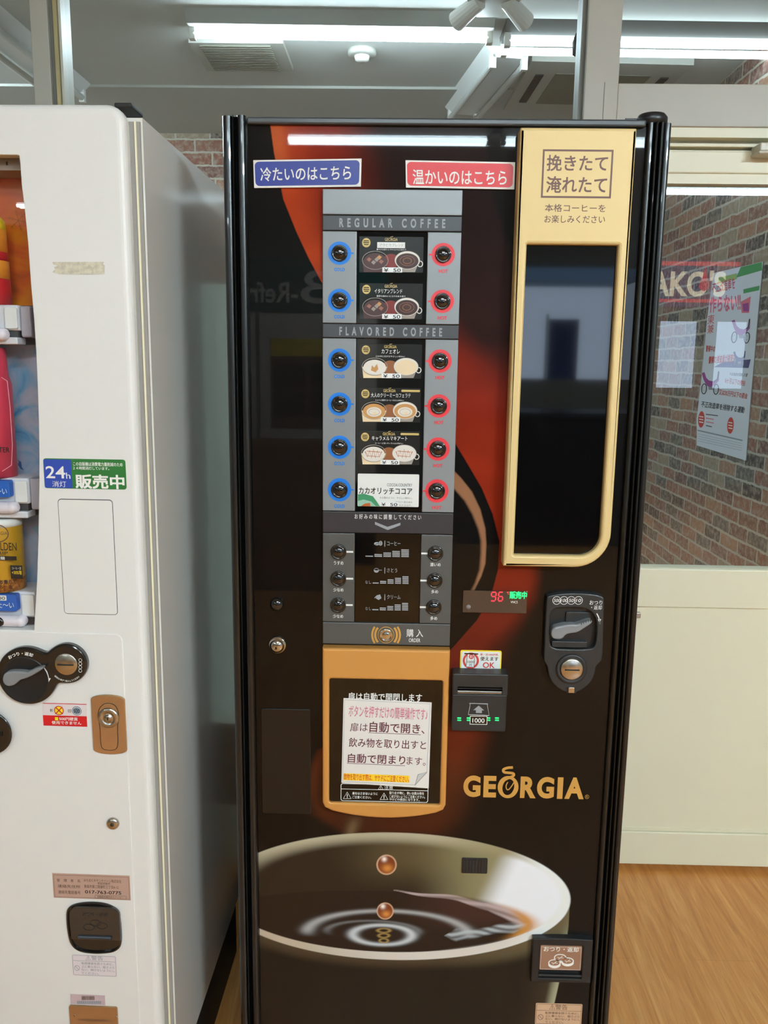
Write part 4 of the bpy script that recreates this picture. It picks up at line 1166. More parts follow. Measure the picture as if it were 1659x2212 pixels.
m.lathe_y(c_[0], c_[1], [(24.5 * q, -CO - .001), (24.5 * q, -CO - .004), (22 * q, -CO - .0052), (4 * q, -CO - .0062)], 'steel', 40)
m.box(c_[0] - 16 * q, -CO - .0068, c_[1] - 1.6 * q, c_[0] + 16 * q, -CO - .005, c_[1] + 1.2 * q, 'dark_rubber'); m.build('coin_slot', cu, 'round steel coin slot')
a_ = BM.rect(1224, 1484.5, 1245, 1497, CO); b2 = BM.rect(1228, 1485.5, 1241, 1497, CO + .003)
m = MB(); m.slab([rr(*a_, .0005, 1)], -CO + .004, -CO - .0006, 'dark_rubber'); m.slab([rr(*b2, .0006, 1)], -CO, -CO - .003, 'steel', .0006); m.build('small_catch', cu)

# ---- note sticker and bill acceptor
a_ = BM.rect(994, 1405, 1083, 1448.5, .0012)
m = MB(); m.slab([rr(*a_, .003, 3)], 0, -.0012, mat('sticker_yellow', (240, 214, 40), .4)); st = m.build('note_sticker', coffee, 'yellow edged sticker reading OK')
A = Art(BM, .0012)
A.rect(996.5, 1407.5, 1080.5, 1446, 'card_white', 0, 3)
A.ring(1017, 1427, 17.5, 17.5, 4.5, 'ink_red', 1); A.poly([(1010, 1411), (1025, 1412), (1024, 1441), (1006.5, 1440)], 'card_white', 2); A.line([(1010, 1411), (1025, 1412), (1024, 1441), (1006.5, 1440)], 1, 'card_black', 3, True)
A.line([(1003, 1411.5), (1033, 1412.5)], 2.6, 'card_black', 3); A.ell(1018, 1418, 5.5, 5.5, 'ink_red', 3); A.text('新', 1014.5, 1414.5, 1021.5, 1421.5, 'card_white', 4)
A.text('1000', 1009.5, 1427, 1024, 1432, 'card_black', 3); A.text('円', 1013.5, 1434, 1019, 1439, 'card_black', 3)
A.text('新・旧1000円札', 1037.5, 1411.5, 1077, 1416.5, 'ink_red', 1, .02); A.text('使えます', 1037.5, 1418.5, 1076.5, 1427.5, 'card_black', 1, .02); A.text('OK', 1043, 1430.5, 1069, 1443, 'ink_red', 1, .04)
A.build('lettering', st)
BO = .026
a_ = BM.rect(977, 1455, 1094.5, 1580, BO)
m = MB()
zs = BM.m(1036, 1500.5, BO)[1]
st_ = BM.rect(987.5, 1483, 1084.5, 1501, BO)
m.slab([rr(a_[0], a_[1], a_[2], zs - .0004, (.003, .003, .001, .001), 3)], 0, -BO, 'charcoal', .0015)
m.slab([rr(a_[0] - .0006, zs, a_[2] + .0008, a_[3], (.001, .001, .003, .003), 3), rr(st_[0], zs + .0022, st_[2], st_[3], .0008, 1)], 0, -BO - .003, 'charcoal', .0018, bh=.0008)
ba = m.build('bill_acceptor', coffee, 'dark grey banknote acceptor with a chrome lip')
m = MB(); m.box(st_[0], -.012, zs + .001, st_[2], -.004, st_[3] + .001, 'dark_rubber')
hs = st_[3] - zs
m.box(st_[0], -BO, zs + hs * .66, st_[2], -.012, zs + hs * .74, 'charcoal'); m.build('note_slot', ba)
m = MB(); m.tube((st_[0] + .0006, -BO + .0012, zs + hs * .30), (st_[2] - .0006, -BO + .0012, zs + hs * .30), .0034, 'chrome', 16); m.build('chrome_lip', ba, 'chrome rounded lip')
A = Art(BM, BO)
A.line([(1014, 1520), (1054, 1521)], 3, 'letter_silver', 0); A.line([(1016, 1521), (1011.5, 1543.5), (1056.5, 1545.5), (1052.5, 1522)], 1.2, 'white_ink', 0, True)
A.poly([(1034, 1524), (1046, 1534.5), (1041, 1534.5), (1041, 1540.5), (1028, 1540), (1028, 1534), (1022, 1534)], 'letter_silver', 0)
A.rect(1015, 1546.5, 1052.5, 1565, 'card_black', 0); A.frame(1015, 1546.5, 1052.5, 1565, 1.2, 'white_ink', 1); A.text('1000', 1020.5, 1551.5, 1046.5, 1561, 'white_ink', 1, .01)
A.build('lettering', ba)
A = Art(BM, BO)
for x_, w in ((988, 8), (1008.5, 6.5), (1053.5, 5.5), (1069.5, 8)):
    A.rect(x_, 1549.5, x_ + w, 1552, 'led_green', 2); A.rect(x_, 1554.3, x_ + w, 1556.8, 'led_green', 2)
A.build('green_lamps', ba)

# ---- gold name on the panel
A = Art(BM, .0003)
def logo(A, x0, y0, x1, y1, m_, lay):
    H = y1 - y0
    cuts = (('G', 1001, 1038), ('E', 1044.5, 1072), ('R', 1124, 1158), ('G', 1160, 1197), ('I', 1204, 1216), ('A', 1220, 1262))
    for k, (ch, a, b) in enumerate(cuts):
        sl_ = (a - 1001) * .02
        A.text(ch, a, 1675 + sl_, b, 1721.5 + sl_, m_, lay, .09)
logo(A, 0, 0, 0, 0, 'gold_letter', 0)
c0_ = BM.m(1097.5, 1700, .0003); q0_ = BM.scale(1097, 1700)
tilt = [(x * math.cos(-.22) - y * math.sin(-.22), x * math.sin(-.22) + y * math.cos(-.22)) for x, y in ell(0, 0, 12.5, 17.5, 36)]
A.flat([ell(c0_[0], c0_[1], 22.5 * q0_[0], 24 * q0_[1], 40), [(c0_[0] + (x + .5) * q0_[0], c0_[1] + y * q0_[1]) for x, y in tilt]], A.y(1), 'gold_letter')
A.line(smooth([(1108, 1657.5), (1096, 1658), (1086, 1662), (1088, 1668), (1098, 1669), (1110, 1670), (1110, 1676), (1098, 1680), (1085, 1687)], 2, False), 5.6, 'gold_letter', 2)
A.line(smooth([(1097, 1689), (1092, 1698), (1096, 1708), (1104, 1700), (1110, 1690)], 2, False), 2.2, 'gold_letter', 2)
A.ring(1268, 1721, 4.6, 4.6, .8, 'gold_letter', 1, 20); A.text('R', 1266, 1718.5, 1270.5, 1723.5, 'gold_letter', 1)
A.build('gold_lettering', coffee, 'gold GEORGIA lettering with a steam curl over the O')

# ---- small vent, locks, access flap
a_ = BM.rect(998, 1855, 1053, 1887, .003)
m = MB(); m.slab([rr(*a_, .002, 3)], 0, -.003, 'black_satin', .0006)
for k in range(8):
    x_ = a_[0] + (a_[2] - a_[0]) * (k + .7) / 8.4; m.box(x_ - .0012, -.0042, a_[1] + .002, x_ + .0008, -.003, a_[3] - .002, 'charcoal')
m.build('ribbed_plate', coffee)
c_ = BM.m(600, 1392, 0); q = BM.scale(600, 1392)[0]
m = MB(); m.lathe_y(c_[0], c_[1], [(19 * q, 0), (19 * q, -.004), (17.5 * q, -.0055), (15 * q, -.006), (13.5 * q, -.010), (10 * q, -.0125), (3 * q, -.0132)], 'chrome', 40)
m.box(c_[0] - .003, -.0140, c_[1] - .0045, c_[0] + .0005, -.012, c_[1] - .0005, 'dark_rubber'); m.build('lock', coffee, 'round chrome key lock')
c_ = BM.m(599, 1304.5, 0)
m = MB(); m.lathe_y(c_[0], c_[1], [(15.5 * q, 0), (15 * q, -.003), (12 * q, -.007), (7 * q, -.0095), (2 * q, -.0102)], mat('dome_dark', (30, 30, 32), .08, .6, coat=1), 36); m.build('dark_dome', coffee, 'small dark domed cap')
a_ = BM.rect(565, 1531.5, 671, 1758, .0022)
m = MB(); m.slab([rr(*a_, .0035, 4)], 0, -.0022, mat('flap_black', (16, 14, 13), .3), .001); m.build('access_flap', coffee)

# ---- coin return tray
a_ = BM.rect(1149, 2028, 1279, 2123, .012)
mid = (a_[0] + a_[2]) / 2
top = [(a_[0] + (a_[2] - a_[0]) * k / 10, a_[3] - .0015 + .0022 * (1 - (k / 5 - 1) ** 2)) for k in range(10, -1, -1)]
o_ = BM.rect(1165, 2043, 1258, 2114, .012)
m = MB(); m.slab([top + [(a_[0], a_[1]), (a_[2], a_[1])], rr(*o_, .002, 2)], 0, -.012, 'black_satin', .002)
cr = m.build('coin_return', coffee, 'black coin return tray with a brown flap')
m = MB(); m.box(o_[0], -.004, o_[1] - .001, o_[2], -.0006, o_[3], 'dark_rubber'); m.tube((o_[0], -.008, o_[1] + .004), (o_[2], -.008, o_[1] + .004), .003, 'black_trim', 12); m.build('tray', cr)
f_ = BM.rect(1166, 2043.5, 1257, 2096, .008)
m = MB(); m.slab([rr(*f_, .001, 1)], -.004, -.008, mat('flap_brown', (152, 112, 88), .4), .0008); fl = m.build('flap', cr, 'brown flap')
A = Art(BM, .008)
A.frame(1168, 2046, 1254.5, 2094, .5, 'ink_white', 0, 1)
A.text('おつり・返却', 1174.5, 2045, 1250, 2056, 'ink_white', 0, .02)
for cx_, cy in ((1197.5, 2079.5), (1226, 2075.5), (1210, 2068)):
    A.ell(cx_, cy + 4, 13.5, 7.8, 'ink_white', 1); A.ell(cx_, cy, 13.5, 7.8, 'ink_white', 2); A.ell(cx_, cy, 11.2, 6, 'flap_brown', 3); A.ring(cx_, cy + 3.2, 13.6, 7.8, .0001, 'ink_white', 1)
    A.line([(cx_ - 6, cy - 1), (cx_ - 1, cy + 1), (cx_ + 5, cy - 3.5)], 1.2, 'ink_white', 4); A.line([(cx_ - 4, cy + 3), (cx_ + 1, cy), (cx_ + 7, cy + 1)], 1, 'ink_white', 4)
A.build('lettering', fl)
def warning_label(M_, parent, x0, y0, x1, y1, off, base, ink, head_h, full=True):
    a_ = M_.rect(x0, y0, x1, y1, off)
    m = MB(); m.slab([rr(*a_, .002, 2)], -off + .0006, -off, base); w_ = m.build('warning_label', parent)
    A = Art(M_, off); W = x1 - x0; H = y1 - y0
    A.frame(x0 + 1.5, y0 + 1.5, x1 - 1.5, y1 - 1.5, .8, ink, 0, 3)
    A.rect(x0 + 2, y0 + head_h, x1 - 2, y0 + head_h + .7, ink, 0)
    warn(A, x0 + W * .36, y0 + head_h * .52, head_h * .38, ink, 0)
    A.text('警告', x0 + W * .43, y0 + head_h * .14, x0 + W * .69, y0 + head_h * .88, ink, 0)
    hh = (H - head_h - 5) / 4
    for k, (s_, e) in enumerate((('転倒事故を防ぐために、', .93), ('上に乗らない、揺さぶら', .95), ('ない、傾けないようにし', .96), ('てください。', .60))):
        A.text(s_, x0 + W * .21, y0 + head_h + 3 + hh * k, x0 + W * e, y0 + head_h + 3 + hh * (k + .78), ink, 0, .01)
    cx_, cy = x0 + W * .11, y0 + head_h + (H - head_h) * .45
    A.ring(cx_, cy, W * .06, W * .06, .9, ink, 0, 20); A.line([(cx_ - W * .04, cy - W * .04), (cx_ + W * .04, cy + W * .04)], .9, ink, 0)
    A.build('lettering', w_)
    return w_
warning_label(BM, coffee, 1156.5, 2168, 1257, 2214, .0008, mat('label_peach', (206, 168, 136), .5), mat('ink_brown', (96, 70, 52), .5), 15)

# ---- magnetic placards
def placard(q, pts_in, col, s_, tq, label):
    t = thing('placard', label, 'sign', BM.loc, 0, 'placards on the black machine')
    o = .004
    A = Art(BM, o)
    m = MB(); m.slab([A.P(q)], -.0006, -o, mat('placard_white', (228, 224, 216), .4)); m.build('board', t)
    cx_ = sum(p[0] for p in q) / 4; cy = sum(p[1] for p in q) / 4
    inner = []
    for i, (x, y) in enumerate(q):      # rounded inner field along the tilted quad
        p = Vector((x + (3 if x < cx_ else -4), y + (3.5 if y < cy else -4)))
        nx_, pv = Vector(q[(i + 1) % 4]) , Vector(q[i - 1])
        d1 = (pv - Vector(q[i])).normalized(); d2 = (nx_ - Vector(q[i])).normalized(); r = 9
        for k in range(6):
            a = k / 5 * math.pi / 2
            inner.append(tuple(p + d1 * r * (1 - math.sin(a)) + d2 * r * (1 - math.cos(a))))
    A.poly(inner, col, 0)
    A.text(s_, 0, 0, 0, 0, 'placard_white', 1, .02, q=tq)
    A.build('lettering', t)
mat('placard_blue', (34, 46, 136), .35); mat('placard_red', (208, 28, 34), .35)
placard([(547, 346), (781, 342.5), (779.5, 403), (549, 406)], None, 'placard_blue', '冷たいのはこちら', ((562, 362), (759, 357), (758, 389), (563, 392)), 'blue placard with white Japanese writing, on the left of the black machine top')
placard([(876, 346), (1113, 350.5), (1111, 409), (877, 405)], None, 'placard_red', '温かいのはこちら', ((891, 366), (1095, 368), (1094, 400), (892, 398)), 'red placard with white Japanese writing, next to the gold frame')

# ------------------------------------------------------------ white drinks machine
AL = math.atan((897 - 866) / 1775.0)
WM = Mapper((-0.42 * math.cos(AL) + 1.27 * math.sin(AL), 1.27 * math.cos(AL) + .42 * math.sin(AL), 0), -AL)
drinks = thing('drinks_vending_machine', 'white drinks vending machine at the left edge with a display window and black coin unit', 'vending machine', WM.loc, WM.rz)
mat('white_enamel', (228, 226, 221), .42)
mat('white_side', (230, 226, 218), .35, coat=1.0).node_tree.nodes['Principled BSDF'].inputs['Coat Roughness'].default_value = .11
mat('seam_grey', (150, 146, 140), .5); mat('seam_light', (236, 228, 196), .35)
mat('glossy_black', (22, 21, 20), .14, coat=.6)
mat('bronze', (190, 150, 108), .26, .7)
mat('shelf_white', (222, 219, 222), .4); mat('shelf_dark', (70, 68, 70), .5); mat('inner_lilac', (172, 164, 172), .5)
mat('tag_blue', (36, 98, 188), .4); mat('pink_red', (214, 62, 84), .35); mat('can_yellow', (206, 154, 40), .3, .3); mat('bottle_orange', (238, 148, 48), .3, coat=.4)
mat('bottle_yellow', (236, 196, 40), .3); mat('deep_red', (196, 36, 44), .35)
mat('capsule', (236, 226, 232), .25, coat=.5)
glass_mat('display_pane', (.97, .98, .98), .05)
WR = -.0125; WL = -1.02; ZT = 1.8285
win = [(41, 336), (43, 352), (46, 397), (53, 454), (60, 526), (66, 612), (73, 690), (77.5, 760), (80.5, 832), (83, 909), (84.3, 986), (84, 1040), (82.5, 1153), (79.5, 1250), (76, 1310), (73, 1362)]
wp = [WM.m(*p) for p in win]
wtop = wp[0][1]; wbot = wp[-1][1]
hole = [(-.93, wbot)] + wp[::-1] + [(wp[0][0] - .003, wtop + .001), (-.93, wtop + .001)]
m = MB(); m.slab([rr(WL, .16, WR, ZT, (.002, .003, .028, .02), 8), hole], .02, 0, 'white_enamel', .012, seg=5, bh=.0015)
m.build('door', drinks)
# rounded bezel line round the opening is part of the door; cabinet behind
m = MB()
cz = 1.8085; cd = .563


m.box(.0035, .024, .1515, .0065, cd, cz, 'white_side'); m.box(WL, .024, .1515, WL + .008, cd, cz, 'white_side')
m.box(WL, .024, cz, .0065, cd, cz + .006, 'white_side'); m.box(WL, cd - .006, .1515, .0065, cd, cz, 'white_side'); m.box(WL + .008, .024, .1515, .0035, cd - .006, .16, 'white_side')
m.build('cabinet', drinks, 'glossy white side and top of the cabinet')
m = MB(); m.box(WR - .01, .0205, .16, .0034, .0235, ZT - .02, 'seam_grey'); m.box(WL, .0205, ZT - .04, WR - .01, .0235, ZT - .02, 'seam_grey'); m.box(WR + .0078, .0185, .155, WR + .0105, .0235, cz, 'seam_light'); m.build('door_seal', drinks)
m = MB(); m.box(-.03, .008, ZT - .004, -.004, .06, ZT + .003, 'dark_rubber', .002); m.build('top_hinge', drinks)
m = MB(); m.box(WL + .01, .03, .0, -.001, cd - .01, .151, mat('plinth_black', (10, 10, 10), .6)); m.build('plinth', drinks)
c0 = on_plane(498, 1960, WM.loc + WM.u * .004, WM.u)
# lower door panel
lp = WM.rect(0, 1367, 272, 2212, 0)
m = MB(); m.slab([rr(WL + .01, .17, WM.m(268, 1450)[0], WM.m(160, 1367.5)[1], (.002, .002, .012, .01), 6)], 0, -.0016, 'white_enamel', .0012); m.build('lower_panel', drinks)
LO = .0016
# flap panel
a_ = WM.rect(133, 1080, 248, 1326, 0)
m = MB(); m.slab([rr(a_[0] - .0008, a_[1] - .0008, a_[2] + .0008, a_[3] + .0012, .006, 5)], 0, -.0003, mat('gap_dark', (60, 44, 48), .6)); m.slab([rr(a_[0], a_[1], a_[2], a_[3], .0052, 5)], 0, -.0012, 'white_enamel', .0006); m.build('cover_plate', drinks)
# display interior
m = MB()
ib = .11
m.flat([[(-.95, wbot - .01), (.0 - .02, wbot - .01), (-.02, wtop + .01), (-.95, wtop + .01)]], ib, 'inner_lilac')
m.add([(-.02, .021, wbot - .01), (-.02, ib, wbot - .01), (-.02, ib, wtop + .01), (-.02, .021, wtop + .01)], [(0, 1, 2, 3)], 'inner_lilac')
m.add([(-.95, .021, wtop + .01), (-.02, .021, wtop + .01), (-.02, ib, wtop + .01), (-.95, ib, wtop + .01)], [(0, 1, 2, 3)], 'inner_lilac')
m.add([(-.95, .021, wbot - .01), (-.02, .021, wbot - .01), (-.02, ib, wbot - .01), (-.95, ib, wbot - .01)], [(0, 3, 2, 1)], 'shelf_white')
m.build('display_recess', drinks)
BO_ = -.088
def card_mat(name, cols, sc, stretch=(1, 1, 1), seed=0.0):
    m = bpy.data.materials.new(name); m.use_nodes = True; nt = m.node_tree
    b = nt.nodes['Principled BSDF']; tc = nt.nodes.new('ShaderNodeTexCoord'); mp = nt.nodes.new('ShaderNodeMapping'); mp.inputs['Scale'].default_value = stretch; mp.inputs['Location'].default_value = (seed, seed, seed)
    n = nt.nodes.new('ShaderNodeTexNoise'); n.inputs['Scale'].default_value = sc; n.inputs['Detail'].default_value = 3; n.inputs['Distortion'].default_value = 1.2
    r = nt.nodes.new('ShaderNodeValToRGB'); el = r.color_ramp.elements
    el[0].position = .3; el[0].color = rgb(cols[0]); el[1].position = .7; el[1].color = rgb(cols[-1])
    for k, c in enumerate(cols[1:-1]):
        e = el.new(.3 + .4 * (k + 1) / (len(cols) - 1)); e.color = rgb(c)
    nt.links.new(tc.outputs['Object'], mp.inputs[0]); nt.links.new(mp.outputs[0], n.inputs['Vector']); nt.links.new(n.outputs['Fac'], r.inputs[0]); nt.links.new(r.outputs[0], b.inputs['Base Color']); b.inputs['Roughness'].default_value = .35
    MATS[name] = m
card_mat('autumn_print', [(176, 78, 26), (214, 96, 30), (226, 130, 20), (232, 160, 24)], 9, (1, 1, 1.6), 2.2)
card_mat('ice_print', [(60, 130, 184), (120, 172, 208), (176, 184, 202), (190, 190, 206), (150, 190, 214)], 14, (1, 1, 1), 5.0)
card_mat('coffee_bean_print', [(110, 56, 20), (190, 120, 40), (120, 60, 24), (214, 160, 60)], 60, (1, 1, 1), 1.0)
def back_card(y0, y1, m_, name, label):
    z0 = WM.m(60, y1, BO_)[1]; z1 = WM.m(60, y0, BO_)[1]
    s_ = MB(); s_.box(-.60, .088, z0, -.021, .09, z1, m_); return s_.build(name, drinks, label)
k1 = back_card(369, 660, 'autumn_print', 'display_backing', 'orange autumn backing sheet with a snowflake')
A = Art(WM, BO_)
for k in range(6):
    a = k * math.pi / 3 + .25; cx_, cy = 40, 476
    A.line([(cx_, cy), (cx_ + 24 * math.cos(a), cy + 24 * math.sin(a))], 1.1, mat('leaf_brown', (170, 96, 24), .5), 1)
    for d in (10, 17):
        for q in (-.6, .6):
            bx, by = cx_ + d * math.cos(a), cy + d * math.sin(a)
            A.line([(bx, by), (bx + 6 * math.cos(a + q), by + 6 * math.sin(a + q))], .9, 'leaf_brown', 1)
A.build('snowflake', k1)
k2 = back_card(745, 1030, 'ice_print', 'display_backing', 'pale blue icy backing sheet')
A = Art(WM, BO_)
A.poly([(37, 992), (46, 998), (47, 1008), (52, 1016), (45, 1013), (39, 1004), (41, 997)], mat('dolphin_blue', (60, 100, 160), .5), 1); A.build('leaping_shape', k2)
k3 = back_card(1112, 1275, 'ice_print', 'display_backing', 'blue icy backing sheet')
# top bar
z0, z1 = WM.m(50, 368, -.03)[1], wtop + .008
m = MB(); m.box(-.6, .03, z0, -.021, .085, z1, mat('top_bar_taupe', (150, 132, 118), .4)); tb = m.build('top_light_bar', drinks)
A = Art(WM, -.03); A.text('1', 13, 349, 17, 357, 'dark_rubber', 0); A.build('number', tb)
# shelves (price rail, tray tongue, push button, blue tag)
def shelf(y, xr, tag_, capx, capd, lab):
    z = WM.m(40, y, -.02)[1]; zb_ = WM.m(40, y + 56, -.02)[1]; zc2 = WM.m(40, y + 86, -.02)[1]
    x1 = WM.m(xr, y + 30, -.02)[0]
    s_ = MB(); s_.box(-.6, .026, zb_, x1, .086, z, 'shelf_white', .003)
    s_.box(x1 + .0005, .03, zb_ - .010, x1 + .017, .086, z - .001, 'inner_lilac', .003)
    s_.box(-.6, .030, zc2 + .006, x1 - .004, .058, zb_ - .0005, 'shelf_dark')
    s_.box(-.6, .022, zc2, x1 - .002, .05, zc2 + .011, 'shelf_white', .002)
    s_.build('shelf_rail', drinks)
    a__ = WM.rect(xr - 28, y + 6, xr - 1, y + 52, -.02)
    s_ = MB(); s_.slab([rr(a__[0], a__[1], a__[2], a__[3], .003, 4)], .026, .022, 'white_plastic', .0012); s_.build('price_holder', drinks)
    cxx = WM.m(capx, y + 64, -.01)
    s_ = MB(); s_.tube((cxx[0] - .09, .016, cxx[1]), (cxx[0] - .006, .016, cxx[1]), .0098, 'capsule', 20)
    s_.lathe_y(cxx[0] - .006, cxx[1], [(.0098, .022), (.0098, .014), (.008, .009), (.004, .0065)], 'capsule', 20)
    if capd: s_.lathe_y(cxx[0] - .042, cxx[1], [(.0082, .01), (.0082, .0055), (.006, .0045)], 'glossy_black', 20, 1.5)
    s_.build('push_button', drinks, 'white capsule push button' + (' with black lens' if capd else ''))
    if tag_:
        tx = xr - 38
        a__ = WM.rect(-60, y + 4, tx, y + 40, -.012)
        s_ = MB(); s_.slab([rr(*a__, .003, 4)], .026, .012, 'tag_blue', .001); tg = s_.build('temperature_tag', drinks, 'blue tag for cold drinks')
        A = Art(WM, -.012)
        A.text('つめた〜い', tx - 66, y + 20, tx - 5, y + 33, 'ink_white', 1, .01)
        A.rect(tx - 60, y + 6, tx - 21, y + 17, 'ink_white', 0, 2); A.text('¥100', tx - 56, y + 8, tx - 24, y + 15.5, 'dark_rubber', 1)
        A.build('lettering', tg)
shelf(658, 36, False, 8, False, '')
shelf(1034, 58, True, 31, False, '')
shelf(1280, 73, True, 49, True, '')
m = MB(); m.flat([hole], .006, 'display_pane'); m.build('display_glass', drinks)
# ---- stickers
def stick(name, x0, y0, x1, y1, off, m_, r=.003, label=None):
    a__ = WM.rect(x0, y0, x1, y1, off + .0005); s_ = MB(); s_.slab([rr(*a__, r, 3)], -off + .0004, -off - .0005, m_); return s_.build(name, drinks, label)
s1 = stick('power_saving_sticker', 95, 991.5, 272, 1056, 0, mat('sticker_green', (46, 116, 52), .4), .004, 'blue and green sticker')
A = Art(WM, .0005)
A.rect(95.6, 992.5, 155, 1054, mat('sticker_blue', (48, 74, 168), .4), 0, 2)
A.text('24', 99, 1007, 141, 1033, 'ink_white', 1, .02); A.text('h', 143, 1021, 152, 1034, 'ink_white', 1); A.rect(107, 1032.3, 119, 1033, 'ink_white', 1); A.text('消灯', 113, 1039, 143, 1052, 'ink_white', 1)
A.text('この自販機は消費電力量削減のため', 158, 998.5, 265, 1007, 'ink_white', 1, .02); A.text('２４時間消灯しています。', 158, 1008, 236, 1015, 'ink_white', 1, .02)
A.text('販売中', 163, 1025, 269, 1056, 'ink_white', 1, .05); A.build('lettering', s1)
s2 = stick('coin_notice_sticker', 92.5, 1520, 188, 1568, LO, mat('sticker_pale', (226, 214, 214), .4), .0005, 'white and red coin notice sticker')
A = Art(WM, LO + .0005)
A.rect(93, 1519.5, 187, 1521, 'placard_red', 0)
A.rect(93.5, 1546, 188, 1568.5, 'placard_red', 0); A.text('500円硬貨', 128, 1549, 168, 1556.5, 'ink_white', 1, .02); A.rect(119, 1549, 126, 1556, 'sticker_yellow', 1); A.text('使用できません', 112, 1557.5, 176, 1565, 'ink_white', 1, .02)
A.text('新', 108, 1531, 114.5, 1537.5, 'dark_rubber', 1); A.text('旧', 147, 1532, 153.5, 1539, 'dark_rubber', 1)
A.ell(127.5, 1534.5, 10, 9.6, 'sticker_yellow', 1); A.ring(127.5, 1534.5, 10.4, 10, 1.6, 'deep_red', 2); A.line([(120, 1527), (136, 1542)], 2, 'deep_red', 3); A.line([(135, 1527), (120, 1542)], 2, 'deep_red', 3)
A.ell(166, 1535.5, 10.5, 10, mat('coin_grey', (120, 136, 150), .4), 1); A.ring(166, 1535.5, 8.6, 8.2, .8, 'ink_white', 2); A.text('500', 158.5, 1531, 173, 1540, 'ink_dark', 2, .03); A.build('lettering', s2)
s3 = stick('owner_label', 114.5, 1889, 281, 1942, LO, mat('label_tan', (186, 152, 136), .45), .0004, 'tan owner label with a phone number')
A = Art(WM, LO + .0005)
A.frame(117, 1892, 279, 1940, .6, 'ink_brown', 0)
for s_, x0, y0, x1, y1 in (('管　理　者　名', 123, 1898.5, 173, 1905), ('連絡先住所', 125, 1911, 173.5, 1918), ('連絡先電話番号', 126, 1923.5, 174, 1931), ('みちのくキヤンテイーン株式会社', 181, 1899, 262, 1906), ('青森営業所', 211, 1906, 238, 1911), ('青森市第二問屋町三丁目4-12', 182, 1912, 256, 1919)):
    A.text(s_, x0, y0, x1, y1, 'ink_brown', 1, .0)
A.text('017-763-0775', 184, 1924, 262, 1931, 'dark_rubber', 1, .03)
A.frame(205, 1934, 273, 1941.5, .6, 'ink_brown', 1, 3); A.text('自動販売機総合ステッカー', 211, 1935.5, 266, 1940, 'ink_brown', 1)
A.build('lettering', s3)
warning_label(WM, drinks, 156, 2063, 252, 2109, LO + .0008, 'sticker_pale', 'ink_grey', 13)
s4 = stick('barcode_sticker', 152.5, 2149, 227, 2170.5, LO, mat('label_mauve', (196, 174, 178), .45), .0004)
A = Art(WM, LO + .0005)
random.seed(3)
x_ = 177
while x_ < 204:
    w = random.choice((.5, .8, 1.2)); A.rect(x_, 2151.5, x_ + w, 2160, 'ink_brown', 1); x_ += w + random.choice((.6, .9))
A.text('JANIS AMARI 021', 168, 2162, 218, 2169, 'ink_grey', 1) if False else [A.rect(167 + 4 * k, 2162, 170 + 4 * k, 2168.5, 'ink_grey', 1) for k in range(13)]
A.build('bar_code', s4)
a__ = WM.rect(155, 2172, 258, 2330, LO)
m = MB(); m.slab([rr(*a__, .004, 4)], -LO, -LO - .003, 'bronze', .001)
for px_, py_ in ((163, 2190), (253, 2193)):
    c_ = WM.m(px_, py_, LO); m.lathe_y(c_[0], c_[1], [(.0018, -LO - .003), (.0014, -LO - .0042)], 'steel', 12)
bp = m.build('rating_plate', drinks, 'bronze coloured rating plate')
A = Art(WM, LO + .003); A.text('F1AAU23BW6PBSP2++', 170, 2201, 241, 2207, 'ink_brown', 0, .03); A.build('lettering', bp)
# tape residue
def tape_mat():
    m = bpy.data.materials.new('tape_residue'); m.use_nodes = True; nt = m.node_tree; b = nt.nodes['Principled BSDF']
    tc = nt.nodes.new('ShaderNodeTexCoord'); n = nt.nodes.new('ShaderNodeTexNoise'); n.inputs['Scale'].default_value = 160; n.inputs['Detail'].default_value = 5
    r = nt.nodes.new('ShaderNodeValToRGB'); r.color_ramp.elements[0].position = .35; r.color_ramp.elements[0].color = rgb((188, 180, 160)); r.color_ramp.elements[1].position = .6; r.color_ramp.elements[1].color = rgb((212, 206, 184))
    nt.links.new(tc.outputs['Object'], n.inputs['Vector']); nt.links.new(n.outputs['Fac'], r.inputs[0]); nt.links.new(r.outputs[0], b.inputs['Base Color']); b.inputs['Roughness'].default_value = .8; MATS['tape_residue'] = m
tape_mat()
P_ = [(113, 566), (224, 565.5), (222, 571), (226, 573), (225, 592), (190, 593), (150, 592.5), (128, 592), (113, 588), (119, 582), (117, 577), (126, 574), (115, 571)]
m = MB(); m.slab([[WM.m(x, y, .0006) for x, y in P_]], -.0001, -.0006, 'tape_residue'); m.build('tape_mark', drinks, 'yellowed torn tape residue')
# ---- coin lever unit: three merged discs
U = .012
def discs(cs, off, grow=0, n=240):
    """outline of a smooth union of discs in local coordinates"""
    C2 = []
    for cx_, cy, r in cs:
        c = WM.m(cx_, cy, off); q = WM.scale(cx_, cy, off); C2.append((c[0], c[1], (r + grow) * (q[0] + q[1]) / 2))
    x0 = min(c[0] - c[2] for c in C2) - .01; x1 = max(c[0] + c[2] for c in C2) + .01; ox, oz = C2[0][0], C2[0][1]
    def f(x, z):
        k = .006; v = sum(math.exp(-(math.hypot(x - c[0], z - c[1]) - c[2]) / k) for c in C2)
        return -k * math.log(v + 1e-30)
    return f, C2
f, C2 = discs([(57, 1461, 63), (143, 1434.5, 43.5), (-25, 1583, 55)], U)
